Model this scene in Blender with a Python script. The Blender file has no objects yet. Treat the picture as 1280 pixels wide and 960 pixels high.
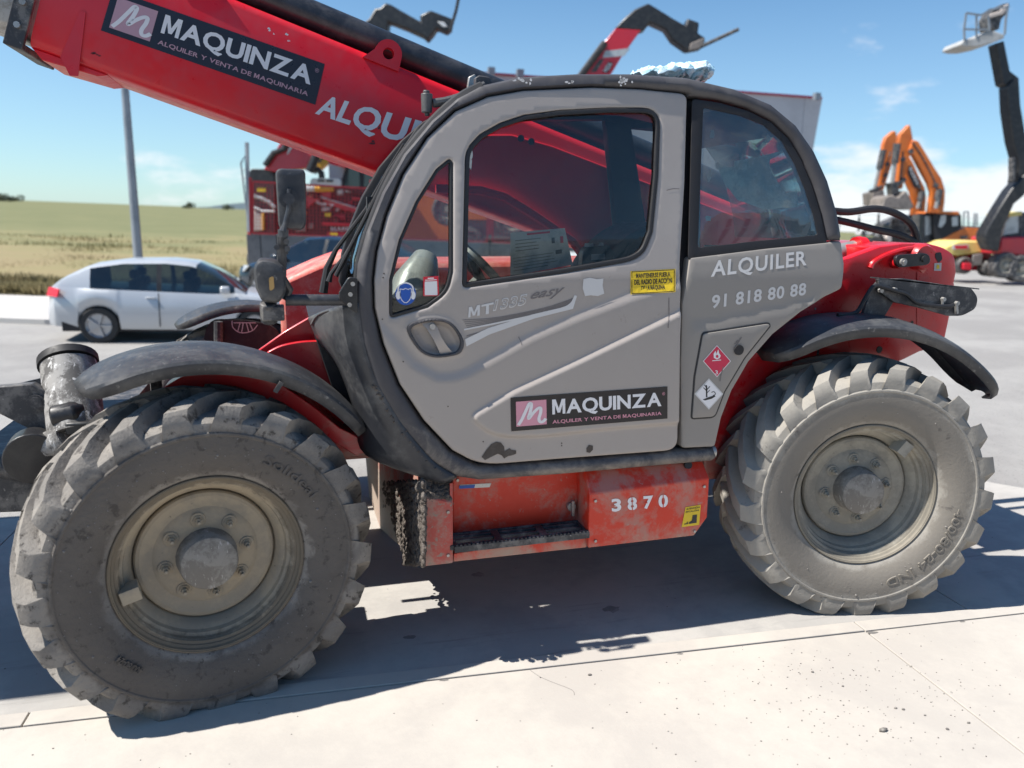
import bpy, bmesh, math, random
import numpy as np
from mathutils import Vector, Matrix, noise, geometry
R_ = math.radians
random.seed(7)
SC = bpy.context.scene
COL = SC.collection

# ------------------------------------------------------------------ camera
CP = Vector((0.322, -2.831, 1.849)); FPX = 980.3
YAW, PIT, ROL = R_(15.91), R_(11.88), R_(0.26)
def cam_axes():
    cy, sy, cp, sp = math.cos(YAW), math.sin(YAW), math.cos(PIT), math.sin(PIT)
    f = Vector((sy*cp, cy*cp, -sp)); r0 = Vector((cy, -sy, 0)); u0 = r0.cross(f)
    cr, sr = math.cos(ROL), math.sin(ROL)
    return cr*r0+sr*u0, -sr*r0+cr*u0, f
AR, AU, AF = cam_axes()
cam = bpy.data.cameras.new('camera'); camo = bpy.data.objects.new('camera', cam); COL.objects.link(camo)
camo.matrix_world = Matrix(((AR.x, AU.x, -AF.x, CP.x), (AR.y, AU.y, -AF.y, CP.y), (AR.z, AU.z, -AF.z, CP.z), (0, 0, 0, 1)))
cam.sensor_width = 36; cam.lens = 36*FPX/1280; cam.clip_start = .05; cam.clip_end = 6000
cam.dof.use_dof = True; cam.dof.focus_distance = 3.4; cam.dof.aperture_fstop = cam.lens/1000/0.016
SC.camera = camo

# ------------------------------------------------------------------ light
SUN_TO = Vector((-0.70, 0.02, 1.0)).normalized()          # towards the sun
EL = math.asin(SUN_TO.z); AZ = math.atan2(SUN_TO.x, SUN_TO.y)
sun = bpy.data.lights.new('sun', 'SUN'); sun.energy = 5.0; sun.angle = R_(.5); sun.color = (1, .955, .89)
suno = bpy.data.objects.new('sun', sun); COL.objects.link(suno)
suno.rotation_euler = SUN_TO.to_track_quat('Z', 'Y').to_euler()
W = bpy.data.worlds.new('World'); SC.world = W; W.use_nodes = True
nt = W.node_tree; nt.nodes.clear()
def nn(nt, t, **k):
    n = nt.nodes.new(t)
    for a, b in k.items(): setattr(n, a, b)
    return n
L = nt.links.new
out = nn(nt, 'ShaderNodeOutputWorld'); bg = nn(nt, 'ShaderNodeBackground'); bg.inputs[1].default_value = .088
sky = nn(nt, 'ShaderNodeTexSky', sky_type='NISHITA'); sky.sun_disc = False; sky.sun_elevation = EL; sky.sun_rotation = AZ
sky.air_density = 1.0; sky.dust_density = .25; sky.ozone_density = 3.0; sky.altitude = 600
tc = nn(nt, 'ShaderNodeTexCoord')
# the whole neighbourhood (horizon included) tips a little against the sloping slab the machine stands on
TILT = R_(1.9)
HD = Vector((math.sin(YAW), math.cos(YAW), 0)); RT = Vector((math.cos(YAW), -math.sin(YAW), 0))
mp = nn(nt, 'ShaderNodeVectorRotate', rotation_type='AXIS_ANGLE'); mp.inputs['Axis'].default_value = HD; mp.inputs['Angle'].default_value = -TILT
L(tc.outputs['Generated'], mp.inputs['Vector']); L(mp.outputs[0], sky.inputs[0])
# clouds low over the horizon
sp = nn(nt, 'ShaderNodeSeparateXYZ'); L(mp.outputs[0], sp.inputs[0])
cm = nn(nt, 'ShaderNodeMapping'); cm.inputs['Scale'].default_value = (5.2, 5.2, 15); cm.inputs['Location'].default_value = (3.1, .4, .55)
L(mp.outputs[0], cm.inputs[0])
nz = nn(nt, 'ShaderNodeTexNoise'); nz.inputs['Scale'].default_value = 1.0; nz.inputs['Detail'].default_value = 9; nz.inputs['Roughness'].default_value = .56
L(cm.outputs[0], nz.inputs['Vector'])
band = nn(nt, 'ShaderNodeValToRGB'); cr = band.color_ramp
cr.elements[0].position = .0; cr.elements[0].color = (.75,)*3+(1,)
cr.elements[1].position = .11; cr.elements[1].color = (0, 0, 0, 1)
e = cr.elements.new(.035); e.color = (1, 1, 1, 1); e = cr.elements.new(.07); e.color = (.5, .5, .5, 1)
L(sp.outputs['Z'], band.inputs[0])
azr = nn(nt, 'ShaderNodeMapRange'); azr.inputs[1].default_value = -.35; azr.inputs[2].default_value = .75; azr.inputs[3].default_value = -.055; azr.inputs[4].default_value = .13
L(sp.outputs['X'], azr.inputs[0])
m1 = nn(nt, 'ShaderNodeMath', operation='MULTIPLY_ADD'); L(band.outputs[0], m1.inputs[0]); m1.inputs[1].default_value = .24; L(nz.outputs[0], m1.inputs[2])
m2 = nn(nt, 'ShaderNodeMath', operation='ADD'); L(m1.outputs[0], m2.inputs[0]); L(azr.outputs[0], m2.inputs[1])
ms = nn(nt, 'ShaderNodeMapRange', interpolation_type='SMOOTHSTEP'); ms.inputs[1].default_value = .70; ms.inputs[2].default_value = .86; ms.inputs[4].default_value = .85
L(m2.outputs[0], ms.inputs[0])
# thin high veil whitening towards the horizon
veil = nn(nt, 'ShaderNodeMapRange', interpolation_type='SMOOTHSTEP'); veil.inputs[1].default_value = .0; veil.inputs[2].default_value = .34; veil.inputs[3].default_value = .34; veil.inputs[4].default_value = .0
L(sp.outputs['Z'], veil.inputs[0])
mv = nn(nt, 'ShaderNodeMix', data_type='RGBA'); ti = nn(nt, 'ShaderNodeMix', data_type='RGBA', blend_type='MULTIPLY'); ti.inputs[0].default_value = 1; L(sky.outputs[0], ti.inputs[6]); ti.inputs[7].default_value = (.68, .93, 1.02, 1)
L(veil.outputs[0], mv.inputs[0]); L(ti.outputs[2], mv.inputs[6]); mv.inputs[7].default_value = (4.5, 5.6, 6.5, 1)
mc = nn(nt, 'ShaderNodeMix', data_type='RGBA'); L(ms.outputs[0], mc.inputs[0]); L(mv.outputs[2], mc.inputs[6]); mc.inputs[7].default_value = (7.2, 7.3, 7.5, 1)
L(mc.outputs[2], bg.inputs[0]); L(bg.outputs[0], out.inputs[0])
SC.view_settings.view_transform = 'Standard'; SC.view_settings.look = 'None'; SC.view_settings.gamma = 1; SC.view_settings.exposure = 0.72
SC.render.engine = 'CYCLES'; SC.cycles.max_bounces = 7; SC.cycles.transparent_max_bounces = 12; SC.cycles.caustics_reflective = False; SC.cycles.caustics_refractive = False

# ------------------------------------------------------------------ pixel helpers (photo is 1280 x 960)
def ray(u, v): u = float(u); v = float(v); return (u-640)/FPX*AR-(v-480)/FPX*AU+AF
def at(u, v, Y=None, Z=None, X=None):
    d = ray(u, v)
    k = (Y-CP.y)/d.y if Y is not None else (Z-CP.z)/d.z if Z is not None else (X-CP.x)/d.x
    return CP+float(k)*d
def wp(u, v, d):                       # point on the upright plane at heading distance d
    q = ray(u, v); return CP+q*(d/q.dot(HD))
C0 = Vector((CP.x, CP.y, 0))
TM = Matrix.Translation(C0) @ Matrix.Rotation(TILT, 4, HD) @ Matrix.Translation(-C0)
def sstep(x, a, b):
    t = min(1, max(0, (x-a)/(b-a))); return t*t*(3-2*t)
def gz(x, y):                          # ground height: level slab round the machine, the yard and road falling or rising beyond
    s = (x-CP.x)*RT.x+(y-CP.y)*RT.y; d = (x-CP.x)*HD.x+(y-CP.y)*HD.y
    dist = math.hypot(s, d)
    w = sstep(dist, 6.0, 13.0)
    a = s/max(d, 3.0)
    h = float(np.interp(a, [-1.2, -.3, 0, .3, .62, 1.2], [-.45, -.45, -.2, .15, .45, .45]))
    far = sstep(dist, 60, 300)
    return (.07-.0107*x)*(1-w)+w*(-math.tan(TILT)*s+h*(1-far))

# ------------------------------------------------------------------ mesh helpers
def newmesh(name, verts, faces, smooth=None):
    me = bpy.data.meshes.new(name); me.from_pydata([tuple(v) for v in verts], [], faces); me.validate()
    bm = bmesh.new(); bm.from_mesh(me); bmesh.ops.recalc_face_normals(bm, faces=bm.faces); bm.to_mesh(me); bm.free()
    if smooth: sm(me, smooth)
    return me
def sm(me, ang=35):
    me.polygons.foreach_set('use_smooth', [True]*len(me.polygons)); me.set_sharp_from_angle(angle=R_(ang)); return me
class MB:
    def __init__(s): s.v = []; s.f = []
    def add(s, v, f):
        n = len(s.v); s.v += [Vector(q) for q in v]; s.f += [tuple(i+n for i in q) for q in f]; return s
    def box(s, lo, hi, M=None):
        x0, y0, z0 = lo; x1, y1, z1 = hi
        v = [Vector(q) for q in [(x0,y0,z0),(x1,y0,z0),(x1,y1,z0),(x0,y1,z0),(x0,y0,z1),(x1,y0,z1),(x1,y1,z1),(x0,y1,z1)]]
        if M: v = [M @ q for q in v]
        return s.add(v, [(0,3,2,1),(4,5,6,7),(0,1,5,4),(1,2,6,5),(2,3,7,6),(3,0,4,7)])
    def bar(s, a, b, w, h=None):       # rectangular bar from a to b
        a, b = Vector(a), Vector(b); d = (b-a); l = d.length; h = h or w
        if l < 1e-6: return s
        q = d.to_track_quat('Z', 'Y').to_matrix().to_4x4(); q.translation = a
        return s.box((-w/2, -h/2, 0), (w/2, h/2, l), q)
    def tube(s, pts, r, n=10, cap=True):
        pts = [Vector(p) for p in pts]; base = len(s.v); rings = []
        rr = r if isinstance(r, (list, tuple)) else [r]*len(pts)
        up = None
        for i, p in enumerate(pts):
            t = (pts[min(i+1, len(pts)-1)]-pts[max(i-1, 0)]).normalized()
            if up is None:
                up = t.orthogonal().normalized()
            else:
                up = (up-t*up.dot(t)); up = up.normalized() if up.length > 1e-6 else t.orthogonal().normalized()
            sd = t.cross(up)
            rings.append([p+(up*math.cos(2*math.pi*k/n)+sd*math.sin(2*math.pi*k/n))*rr[i] for k in range(n)])
        v = [q for g in rings for q in g]; f = []
        for i in range(len(pts)-1):
            for k in range(n): f.append((i*n+k, i*n+(k+1) % n, (i+1)*n+(k+1) % n, (i+1)*n+k))
        if cap: f.append(tuple(range(n))[::-1]); f.append(tuple((len(pts)-1)*n+k for k in range(n)))
        return s.add(v, f)
    def prism(s, pts, vec):            # flat polygon (3D points) pushed along vec
        n = len(pts); vec = Vector(vec); v = [Vector(p) for p in pts]+[Vector(p)+vec for p in pts]
        return s.add(v, [tuple(range(n)), tuple(range(n, 2*n))[::-1]]+[(i, (i+1) % n, n+(i+1) % n, n+i) for i in range(n)])
    def lathe(s, prof, n=48, M=None, close=False):    # prof [(y, r)] round the Y axis
        v = []; f = []; m = len(prof)
        for k in range(n):
            a = 2*math.pi*k/n
            for y, r in prof: v.append(Vector((r*math.cos(a), y, r*math.sin(a))))
        if M: v = [M @ q for q in v]
        for k in range(n):
            k2 = (k+1) % n
            for i in range(m-1): f.append((k*m+i, k*m+i+1, k2*m+i+1, k2*m+i))
        return s.add(v, f)
    def mesh(s, name='m', smooth=35): return newmesh(name, s.v, s.f, smooth)
def keep(o, parent):
    o.parent = parent; o.matrix_parent_inverse = parent.matrix_world.inverted()
def obj(name, me, mat=None, parent=None, local=False, M=None, bevel=0, solid=0):
    if isinstance(me, MB): me = me.mesh(name)
    o = bpy.data.objects.new(name, me); COL.objects.link(o)
    if mat and not me.materials: me.materials.append(mat)
    if parent:
        if local: o.parent = parent
        else: keep(o, parent)
    if M is not None: o.matrix_local = M if local else M
    if solid: m = o.modifiers.new('s', 'SOLIDIFY'); m.thickness = solid; m.offset = 0
    if bevel:
        m = o.modifiers.new('b', 'BEVEL'); m.width = bevel; m.segments = 2; m.limit_method = 'ANGLE'; m.angle_limit = R_(40)
    return o
def tag(o, label=None, cat=None, group=None, kind=None):
    if label: o['label'] = label
    if cat: o['category'] = cat
    if group: o['group'] = group
    if kind: o['kind'] = kind
    return o
def root(name, loc, label, cat, group=None, M=None):
    o = bpy.data.objects.new(name, None); COL.objects.link(o); o.empty_display_size = .2
    o.matrix_world = M if M is not None else Matrix.Translation(Vector(loc))
    return tag(o, label, cat, group)
def rp(pts, n=5):                      # polygon (u,v[,r]) with rounded corners
    o = []; N = len(pts)
    for i, p in enumerate(pts):
        P = Vector(p[:2])
        if len(p) == 2: o.append(P); continue
        A = Vector(pts[i-1][:2]); B = Vector(pts[(i+1) % N][:2]); r = p[2]
        a = P+(A-P).normalized()*min(r, (A-P).length*.48); b = P+(B-P).normalized()*min(r, (B-P).length*.48)
        for k in range(n+1):
            t = k/n; o.append(a*(1-t)**2+P*2*t*(1-t)+b*t*t)
    return o
def crom(pts, n=6, closed=False):      # smooth curve through points
    P = [Vector(p) for p in pts]; o = []; N = len(P)
    rng = N if closed else N-1
    for i in range(rng):
        p0 = P[i-1] if (i > 0 or closed) else P[0]; p1 = P[i]; p2 = P[(i+1) % N]
        p3 = P[(i+2) % N] if (i+2 < N or closed) else P[-1]
        for k in range(n):
            t = k/n
            o.append(.5*((2*p1)+(p2-p0)*t+(2*p0-5*p1+4*p2-p3)*t*t+(3*p1-p0-3*p2+p3)*t**3))
    if not closed: o.append(P[-1].copy())
    return o
def resample(poly, step):
    o = []; N = len(poly)
    for i in range(N):
        a, b = Vector(poly[i]), Vector(poly[(i+1) % N]); l = (b-a).length
        if l < 1e-5: continue
        k = max(1, int(math.ceil(l/step)))
        for j in range(k): o.append(a+(b-a)*j/k)
    return o
def np_dist(P, poly):                  # distance of points to closed polyline
    A = np.array([tuple(p) for p in poly]); B = np.roll(A, -1, 0); D = B-A; L2 = (D**2).sum(1)+1e-12
    out = np.full(len(P), 1e9)
    for a, d, l in zip(A, D, L2):
        t = np.clip(((P-a)@d)/l, 0, 1); q = P-(a+t[:, None]*d); out = np.minimum(out, (q**2).sum(1))
    return np.sqrt(out)
def np_in(P, poly):
    A = np.array([tuple(p) for p in poly]); B = np.roll(A, -1, 0); c = np.zeros(len(P), bool)
    for (x0, y0), (x1, y1) in zip(A, B):
        if y0 == y1: continue
        m = ((y0 > P[:, 1]) != (y1 > P[:, 1])) & (P[:, 0] < (x1-x0)*(P[:, 1]-y0)/(y1-y0)+x0)
        c ^= m
    return c
def panel(name, outer, holes, yf, thick, mat, parent, grid=.03, edge=.008, step=None, smooth=40, extra=None):
    """solid sheet standing in X-Z, front at Y=yf(x,z), rounded rims"""
    step = step or grid*.8
    loops = [resample(outer, step)]+[resample(h, step) for h in holes]
    pts = []; edges = []
    for lp in loops:
        n0 = len(pts); pts += [tuple(p) for p in lp]; m = len(lp)
        edges += [(n0+i, n0+(i+1) % m) for i in range(m)]
    nb = len(pts); B = np.array(pts)
    x0, z0 = B.min(0); x1, z1 = B.max(0)
    gx, gzz = np.meshgrid(np.arange(x0, x1, grid), np.arange(z0, z1, grid)); G = np.stack([gx.ravel(), gzz.ravel()], 1)
    G[:, 0] += (np.round((G[:, 1]-z0)/grid) % 2)*grid*.5
    if extra is not None and len(extra): G = np.concatenate([G, np.array(extra)])
    def dist(P):
        d = np_dist(P, loops[0])
        for h in loops[1:]: d = np.minimum(d, np_dist(P, h))
        return d
    def inside(P):
        c = np_in(P, loops[0])
        for h in loops[1:]: c &= ~np_in(P, h)
        return c
    ins = []
    for lp in loops:
        m = len(lp)
        for i in range(m):
            t = (lp[(i+1) % m]-lp[i-1]); 
            if t.length < 1e-9: continue
            n = Vector((-t.y, t.x)).normalized()
            for e in (edge*.35, edge):
                for sg in (1, -1): ins.append((lp[i].x+n.x*e*sg, lp[i].y+n.y*e*sg, e))
    I = np.array(ins); dI = dist(I[:, :2]); k = inside(I[:, :2]) & (dI > I[:, 2]*.85); I = I[k][:, :2]
    dG = dist(G); G = G[inside(G) & (dG > max(edge*1.5, grid*.35))]
    allp = [Vector(p) for p in pts]+[Vector(p) for p in I]+[Vector(p) for p in G]
    vs, es, fs, *_ = geometry.delaunay_2d_cdt(allp, edges, [], 0, 1e-6)
    V = np.array([tuple(v) for v in vs]); F = np.array([f for f in fs if len(f) == 3])
    cen = V[F].mean(1); F = F[inside(cen)]
    # drop slivers
    d = dist(V); used = np.unique(F)
    off = np.where(d < edge, edge-np.sqrt(np.maximum(0, edge**2-(edge-np.minimum(d, edge))**2)), 0)
    N = len(V); v3 = []; 
    for (x, z), o in zip(V, off): v3.append((x, yf(x, z)+o, z))
    back = [(x, yf(x, z)+thick, z) for (x, z) in V]
    f = [tuple(t) for t in F]; cnt = {}
    for t in f:
        for a, b in ((t[0], t[1]), (t[1], t[2]), (t[2], t[0])):
            cnt[(min(a, b), max(a, b))] = cnt.get((min(a, b), max(a, b)), 0)+1
    bnd = [e for e, c in cnt.items() if c == 1]
    faces = f+[tuple(i+N for i in t[::-1]) for t in f]+[(a, b, b+N, a+N) for a, b in bnd]
    me = newmesh(name, v3+back, faces)
    bm = bmesh.new(); bm.from_mesh(me); bmesh.ops.delete(bm, geom=[v for v in bm.verts if not v.link_faces], context='VERTS'); bmesh.ops.recalc_face_normals(bm, faces=bm.faces); bm.to_mesh(me); bm.free()
    sm(me, smooth)
    return obj(name, me, mat, parent)
def pxz(pts, yf):                      # pixel polygon -> (x,z) on the surface y=yf(x,z)
    o = []
    for p in pts:
        Y = yf(1.5, 1.3)
        for _ in range(8):
            q = at(p[0], p[1], Y=Y); Y = yf(q.x, q.z)
        o.append(Vector((q.x, q.z)))
    return o
def S(u, v, yf, off=0.0):
    Y = yf(1.5, 1.3)
    for _ in range(8):
        q = at(u, v, Y=Y); Y = yf(q.x, q.z)
    return Vector((q.x, Y-off, q.z))

# ------------------------------------------------------------------ materials
def mat(name, col, rough=.5, metal=0, v2=None, vs=3, vt=(.45, .65), v3=None, s3=30, t3=(.62, .68), bump=None, coat=0, rv=.12, spec=.5, zdirt=None, ring=None, map3=(1, 1, 1)):
    """base colour, a second tone in broad noise patches (v2), fine specks or scuffs (v3), relief (bump=(scale,strength)); zdirt=(colour,z0,z1) is dust splashed up from below"""
    m = bpy.data.materials.new(name); m.use_nodes = True; t = m.node_tree; b = t.nodes['Principled BSDF']; l = t.links.new
    b.inputs['Metallic'].default_value = metal; b.inputs['Specular IOR Level'].default_value = spec
    if coat: b.inputs['Coat Weight'].default_value = coat; b.inputs['Coat Roughness'].default_value = .12
    tc = nn(t, 'ShaderNodeTexCoord'); co = tc.outputs['Object']
    c = nn(t, 'ShaderNodeRGB'); c.outputs[0].default_value = (*col, 1); cur = c.outputs[0]
    def noi(sc, det=6, ro=.6, w=0, mp3=None):
        n = nn(t, 'ShaderNodeTexNoise'); n.inputs['Scale'].default_value = sc; n.inputs['Detail'].default_value = det; n.inputs['Roughness'].default_value = ro; n.inputs['Distortion'].default_value = w
        if mp3:
            mm = nn(t, 'ShaderNodeMapping'); mm.inputs['Scale'].default_value = mp3; l(co, mm.inputs[0]); l(mm.outputs[0], n.inputs[0])
        else: l(co, n.inputs[0])
        return n.outputs[0]
    def mask(src, a, b_, top=1):
        r = nn(t, 'ShaderNodeMapRange', interpolation_type='SMOOTHSTEP'); r.inputs[1].default_value = a; r.inputs[2].default_value = b_; r.inputs[4].default_value = top; l(src, r.inputs[0]); return r.outputs[0]
    def mix(fac, a, col2):
        x = nn(t, 'ShaderNodeMix', data_type='RGBA'); l(fac, x.inputs[0]); l(a, x.inputs[6]); x.inputs[7].default_value = (*col2, 1); return x.outputs[2]
    fine = noi(vs*9, 8, .7)
    if v2: 
        ad = nn(t, 'ShaderNodeMath', operation='MULTIPLY_ADD'); l(fine, ad.inputs[0]); ad.inputs[1].default_value = .35; l(noi(vs, 8, .62, .4), ad.inputs[2])
        cur = mix(mask(ad.outputs[0], vt[0]+.17, vt[1]+.17), cur, v2)
    if zdirt:
        sx = nn(t, 'ShaderNodeSeparateXYZ'); g = nn(t, 'ShaderNodeNewGeometry'); l(g.outputs['Position'], sx.inputs[0])
        z = nn(t, 'ShaderNodeMapRange'); z.inputs[1].default_value = zdirt[2]; z.inputs[2].default_value = zdirt[1]; l(sx.outputs['Z'], z.inputs[0])
        a2 = nn(t, 'ShaderNodeMath', operation='MULTIPLY_ADD'); l(noi(7, 9, .7, .6), a2.inputs[0]); a2.inputs[1].default_value = 1.3; 
        a3 = nn(t, 'ShaderNodeMath', operation='ADD'); l(z.outputs[0], a3.inputs[0]); a3.inputs[1].default_value = -.95; l(a3.outputs[0], a2.inputs[2])
        cur = mix(mask(a2.outputs[0], .2, .62, .85), cur, zdirt[0])
    if ring:
        sx = nn(t, 'ShaderNodeVectorMath', operation='MULTIPLY'); l(co, sx.inputs[0]); sx.inputs[1].default_value = (1, 0, 1)
        ln_ = nn(t, 'ShaderNodeVectorMath', operation='LENGTH'); l(sx.outputs[0], ln_.inputs[0])
        a2 = nn(t, 'ShaderNodeMath', operation='MULTIPLY_ADD'); l(noi(14, 9, .7, .4), a2.inputs[0]); a2.inputs[1].default_value = .10; l(ln_.outputs['Value'], a2.inputs[2])
        r1 = mask(a2.outputs[0], ring[0]+.04, ring[0]+.065); r2 = mask(a2.outputs[0], ring[1]+.075, ring[1]+.045)
        mm_ = nn(t, 'ShaderNodeMath', operation='MULTIPLY'); l(r1, mm_.inputs[0]); l(r2, mm_.inputs[1]); m3_ = nn(t, 'ShaderNodeMath', operation='MULTIPLY'); l(mm_.outputs[0], m3_.inputs[0]); m3_.inputs[1].default_value = ring[3]
        cur = mix(m3_.outputs[0], cur, ring[2])
    if v3: cur = mix(mask(noi(s3, 10, .7, .3, map3), t3[0], t3[1]), cur, v3)
    l(cur, b.inputs['Base Color'])
    r = nn(t, 'ShaderNodeMapRange'); r.inputs[3].default_value = max(.03, rough-rv); r.inputs[4].default_value = min(1, rough+rv); r.inputs[1].default_value = .3; r.inputs[2].default_value = .7; l(fine, r.inputs[0]); l(r.outputs[0], b.inputs['Roughness'])
    if bump:
        bp = nn(t, 'ShaderNodeBump'); bp.inputs['Strength'].default_value = bump[1]; bp.inputs['Distance'].default_value = bump[2] if len(bump) > 2 else .01
        l(noi(bump[0], 8, .65), bp.inputs['Height']); l(bp.outputs[0], b.inputs['Normal'])
    return m
def glass(name, tint=(.6, .68, .66), f0=.06, rough=.02, dust=.06):
    m = bpy.data.materials.new(name); m.use_nodes = True; t = m.node_tree; t.nodes.clear(); l = t.links.new
    o = nn(t, 'ShaderNodeOutputMaterial'); tr = nn(t, 'ShaderNodeBsdfTransparent'); tr.inputs[0].default_value = (*tint, 1)
    g = nn(t, 'ShaderNodeBsdfGlossy'); g.inputs['Roughness'].default_value = rough; g.inputs[0].default_value = (.9, .95, .95, 1)
    lw = nn(t, 'ShaderNodeFresnel'); lw.inputs[0].default_value = 1.5
    ad = nn(t, 'ShaderNodeMath', operation='ADD'); l(lw.outputs[0], ad.inputs[0]); ad.inputs[1].default_value = f0
    x = nn(t, 'ShaderNodeMixShader'); l(ad.outputs[0], x.inputs[0]); l(tr.outputs[0], x.inputs[1]); l(g.outputs[0], x.inputs[2])
    df = nn(t, 'ShaderNodeBsdfDiffuse'); df.inputs[0].default_value = (.42, .40, .36, 1)
    n = nn(t, 'ShaderNodeTexNoise'); n.inputs['Scale'].default_value = 5; n.inputs['Detail'].default_value = 9; n.inputs['Roughness'].default_value = .7
    tc = nn(t, 'ShaderNodeTexCoord'); l(tc.outputs['Object'], n.inputs[0])
    r = nn(t, 'ShaderNodeMapRange'); r.inputs[1].default_value = .4; r.inputs[2].default_value = .8; r.inputs[3].default_value = dust*.3; r.inputs[4].default_value = dust*2.2; l(n.outputs[0], r.inputs[0])
    y = nn(t, 'ShaderNodeMixShader'); l(r.outputs[0], y.inputs[0]); l(x.outputs[0], y.inputs[1]); l(df.outputs[0], y.inputs[2]); l(y.outputs[0], o.inputs[0])
    return m
DUST = (.30, .26, .21)
M = {}
M['red'] = mat('red_paint', (.60, .010, .016), .34, v2=(.50, .03, .035), vs=2.5, v3=(.34, .12, .10), s3=9, t3=(.69, .76), coat=.35, spec=.5, zdirt=((.42, .22, .17), .55, 1.5))
M['boomred'] = mat('boom_red_paint', (.68, .010, .022), .36, v2=(.60, .03, .045), vs=1.6, v3=(.40, .16, .16), s3=14, t3=(.74, .8), coat=.12, spec=.35)
M['lowred'] = mat('scuffed_red_paint', (.62, .035, .012), .5, v2=(.47, .17, .13), vs=4.2, vt=(.46, .64), v3=(.36, .27, .22), s3=22, t3=(.60, .70), zdirt=((.40, .30, .23), .40, .70), bump=(60, .12))
M['mudred'] = mat('dusty_red_paint', (.50, .09, .07), .7, v2=(.42, .24, .19), vs=6, vt=(.40, .6), v3=DUST, s3=40, t3=(.55, .62), zdirt=((.36, .31, .25), .35, .75), bump=(60, .2))
M['door'] = mat('grey_door_paint', (.355, .315, .285), .32, v2=(.38, .34, .31), vs=1.4, vt=(.4, .7), v3=(.20, .18, .165), s3=40, t3=(.70, .78), coat=.25, zdirt=((.36, .31, .27), .2, 1.0), rv=.06)
M['quarter'] = mat('grey_quarter_paint', (.265, .243, .218), .45, v2=(.275, .25, .225), vs=1.6, vt=(.4, .7), v3=(.17, .13, .10), s3=18, t3=(.72, .8), zdirt=((.20, .145, .10), .45, 1.15), rv=.06)
M['frame'] = mat('charcoal_frame_plastic', (.052, .050, .056), .55, v2=(.075, .072, .075), vs=3, v3=(.30, .29, .28), s3=60, t3=(.71, .75), zdirt=((.26, .225, .19), .5, 1.55), bump=(160, .08, .003))
M['plastic'] = mat('black_plastic', (.032, .034, .040), .42, v2=(.10, .10, .10), vs=4.5, vt=(.42, .7), v3=(.22, .21, .20), s3=28, t3=(.64, .74), bump=(180, .08, .003))
M['fender'] = mat('black_fender_plastic', (.030, .032, .037), .50, v2=(.085, .085, .085), vs=3.6, vt=(.40, .66), v3=(.20, .195, .185), s3=38, t3=(.58, .74), bump=(140, .1, .003))
M['rubber'] = mat('black_rubber', (.018, .018, .02), .6)
M['tyre'] = mat('dusty_tyre', (.175, .163, .150), .88, ring=(.35, .50, (.098, .087, .078), .8), v2=(.255, .235, .21), vs=4.5, vt=(.40, .60), v3=(.075, .068, .062), s3=21, t3=(.55, .64), bump=(55, .6, .008), spec=.25)
M['tyre2'] = mat('pale_dusty_tyre', (.26, .245, .22), .88, ring=(.35, .47, (.18, .163, .14), .75), v2=(.31, .29, .255), vs=4, vt=(.38, .62), v3=(.12, .11, .10), s3=17, t3=(.60, .72), bump=(70, .3, .006), spec=.2)
M['rim'] = mat('tan_dusty_rim', (.37, .31, .225), .7, ring=(.292, .345, (.11, .09, .065), .75), v2=(.29, .255, .20), vs=5, vt=(.4, .62), v3=(.12, .10, .08), s3=34, t3=(.64, .72), bump=(90, .1, .004), spec=.3)
M['rim2'] = mat('grey_dusty_rim', (.34, .315, .26), .75, ring=(.30, .345, (.16, .14, .11), .6), v2=(.25, .235, .20), vs=5, vt=(.4, .62), v3=(.15, .135, .11), s3=34, t3=(.64, .72), bump=(90, .1, .004), spec=.3)
M['hub'] = mat('scratched_grey_hub', (.25, .235, .21), .7, v2=(.17, .155, .135), vs=14, vt=(.42, .58), v3=(.38, .365, .34), s3=50, t3=(.60, .64), bump=(80, .25, .004), map3=(1, 1, .25))
M['black'] = mat('black_paint', (.016, .016, .018), .4, v2=(.035, .034, .033), vs=8, v3=(.12, .115, .11), s3=40, t3=(.66, .74))
M['dustblack'] = mat('dusty_black_steel', (.035, .036, .040), .55, v2=(.16, .15, .14), vs=12, vt=(.44, .66), v3=(.30, .28, .26), s3=45, t3=(.60, .7), bump=(80, .2, .004))
M['pipe'] = mat('black_boom_pipe', (.020, .023, .030), .38, v2=(.05, .05, .055), vs=8, v3=(.20, .20, .2), s3=30, t3=(.70, .76))
M['decal'] = mat('black_decal', (.014, .011, .013), .4, v3=(.06, .05, .05), s3=90, t3=(.68, .75))
M['boarddecal'] = mat('faded_black_decal', (.012, .012, .024), .35, v3=(.10, .09, .10), s3=50, t3=(.70, .78))
M['pink'] = mat('pink_print', (.68, .30, .37), .5)
M['pink2'] = mat('faded_pink_print', (.46, .27, .32), .5)
M['white'] = mat('white_print', (.78, .76, .76), .5, v3=(.45, .43, .43), s3=40, t3=(.66, .72))
M['offwhite'] = mat('faded_white_print', (.72, .70, .71), .5, v3=(.20, .10, .12), s3=36, t3=(.66, .70))
M['letter'] = mat('pale_lettering', (.60, .585, .57), .55, v3=(.33, .31, .29), s3=50, t3=(.66, .72))
M['outline'] = mat('pale_outline_print', (.50, .47, .45), .55)
M['darkprint'] = mat('dark_grey_print', (.17, .15, .145), .55)
M['yellow'] = mat('yellow_sticker', (.72, .50, .02), .5, v3=(.35, .24, .03), s3=60, t3=(.70, .76))
M['steel'] = mat('dusty_steel', (.42, .41, .39), .45, metal=.6, v2=(.30, .28, .25), vs=12)
M['chrome'] = mat('white_worn_cylinder', (.30, .29, .275), .75, v2=(.10, .095, .09), vs=14, vt=(.42, .58), v3=(.60, .59, .57), s3=40, t3=(.55, .62), bump=(80, .2, .004), map3=(1, 1, .3))
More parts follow.
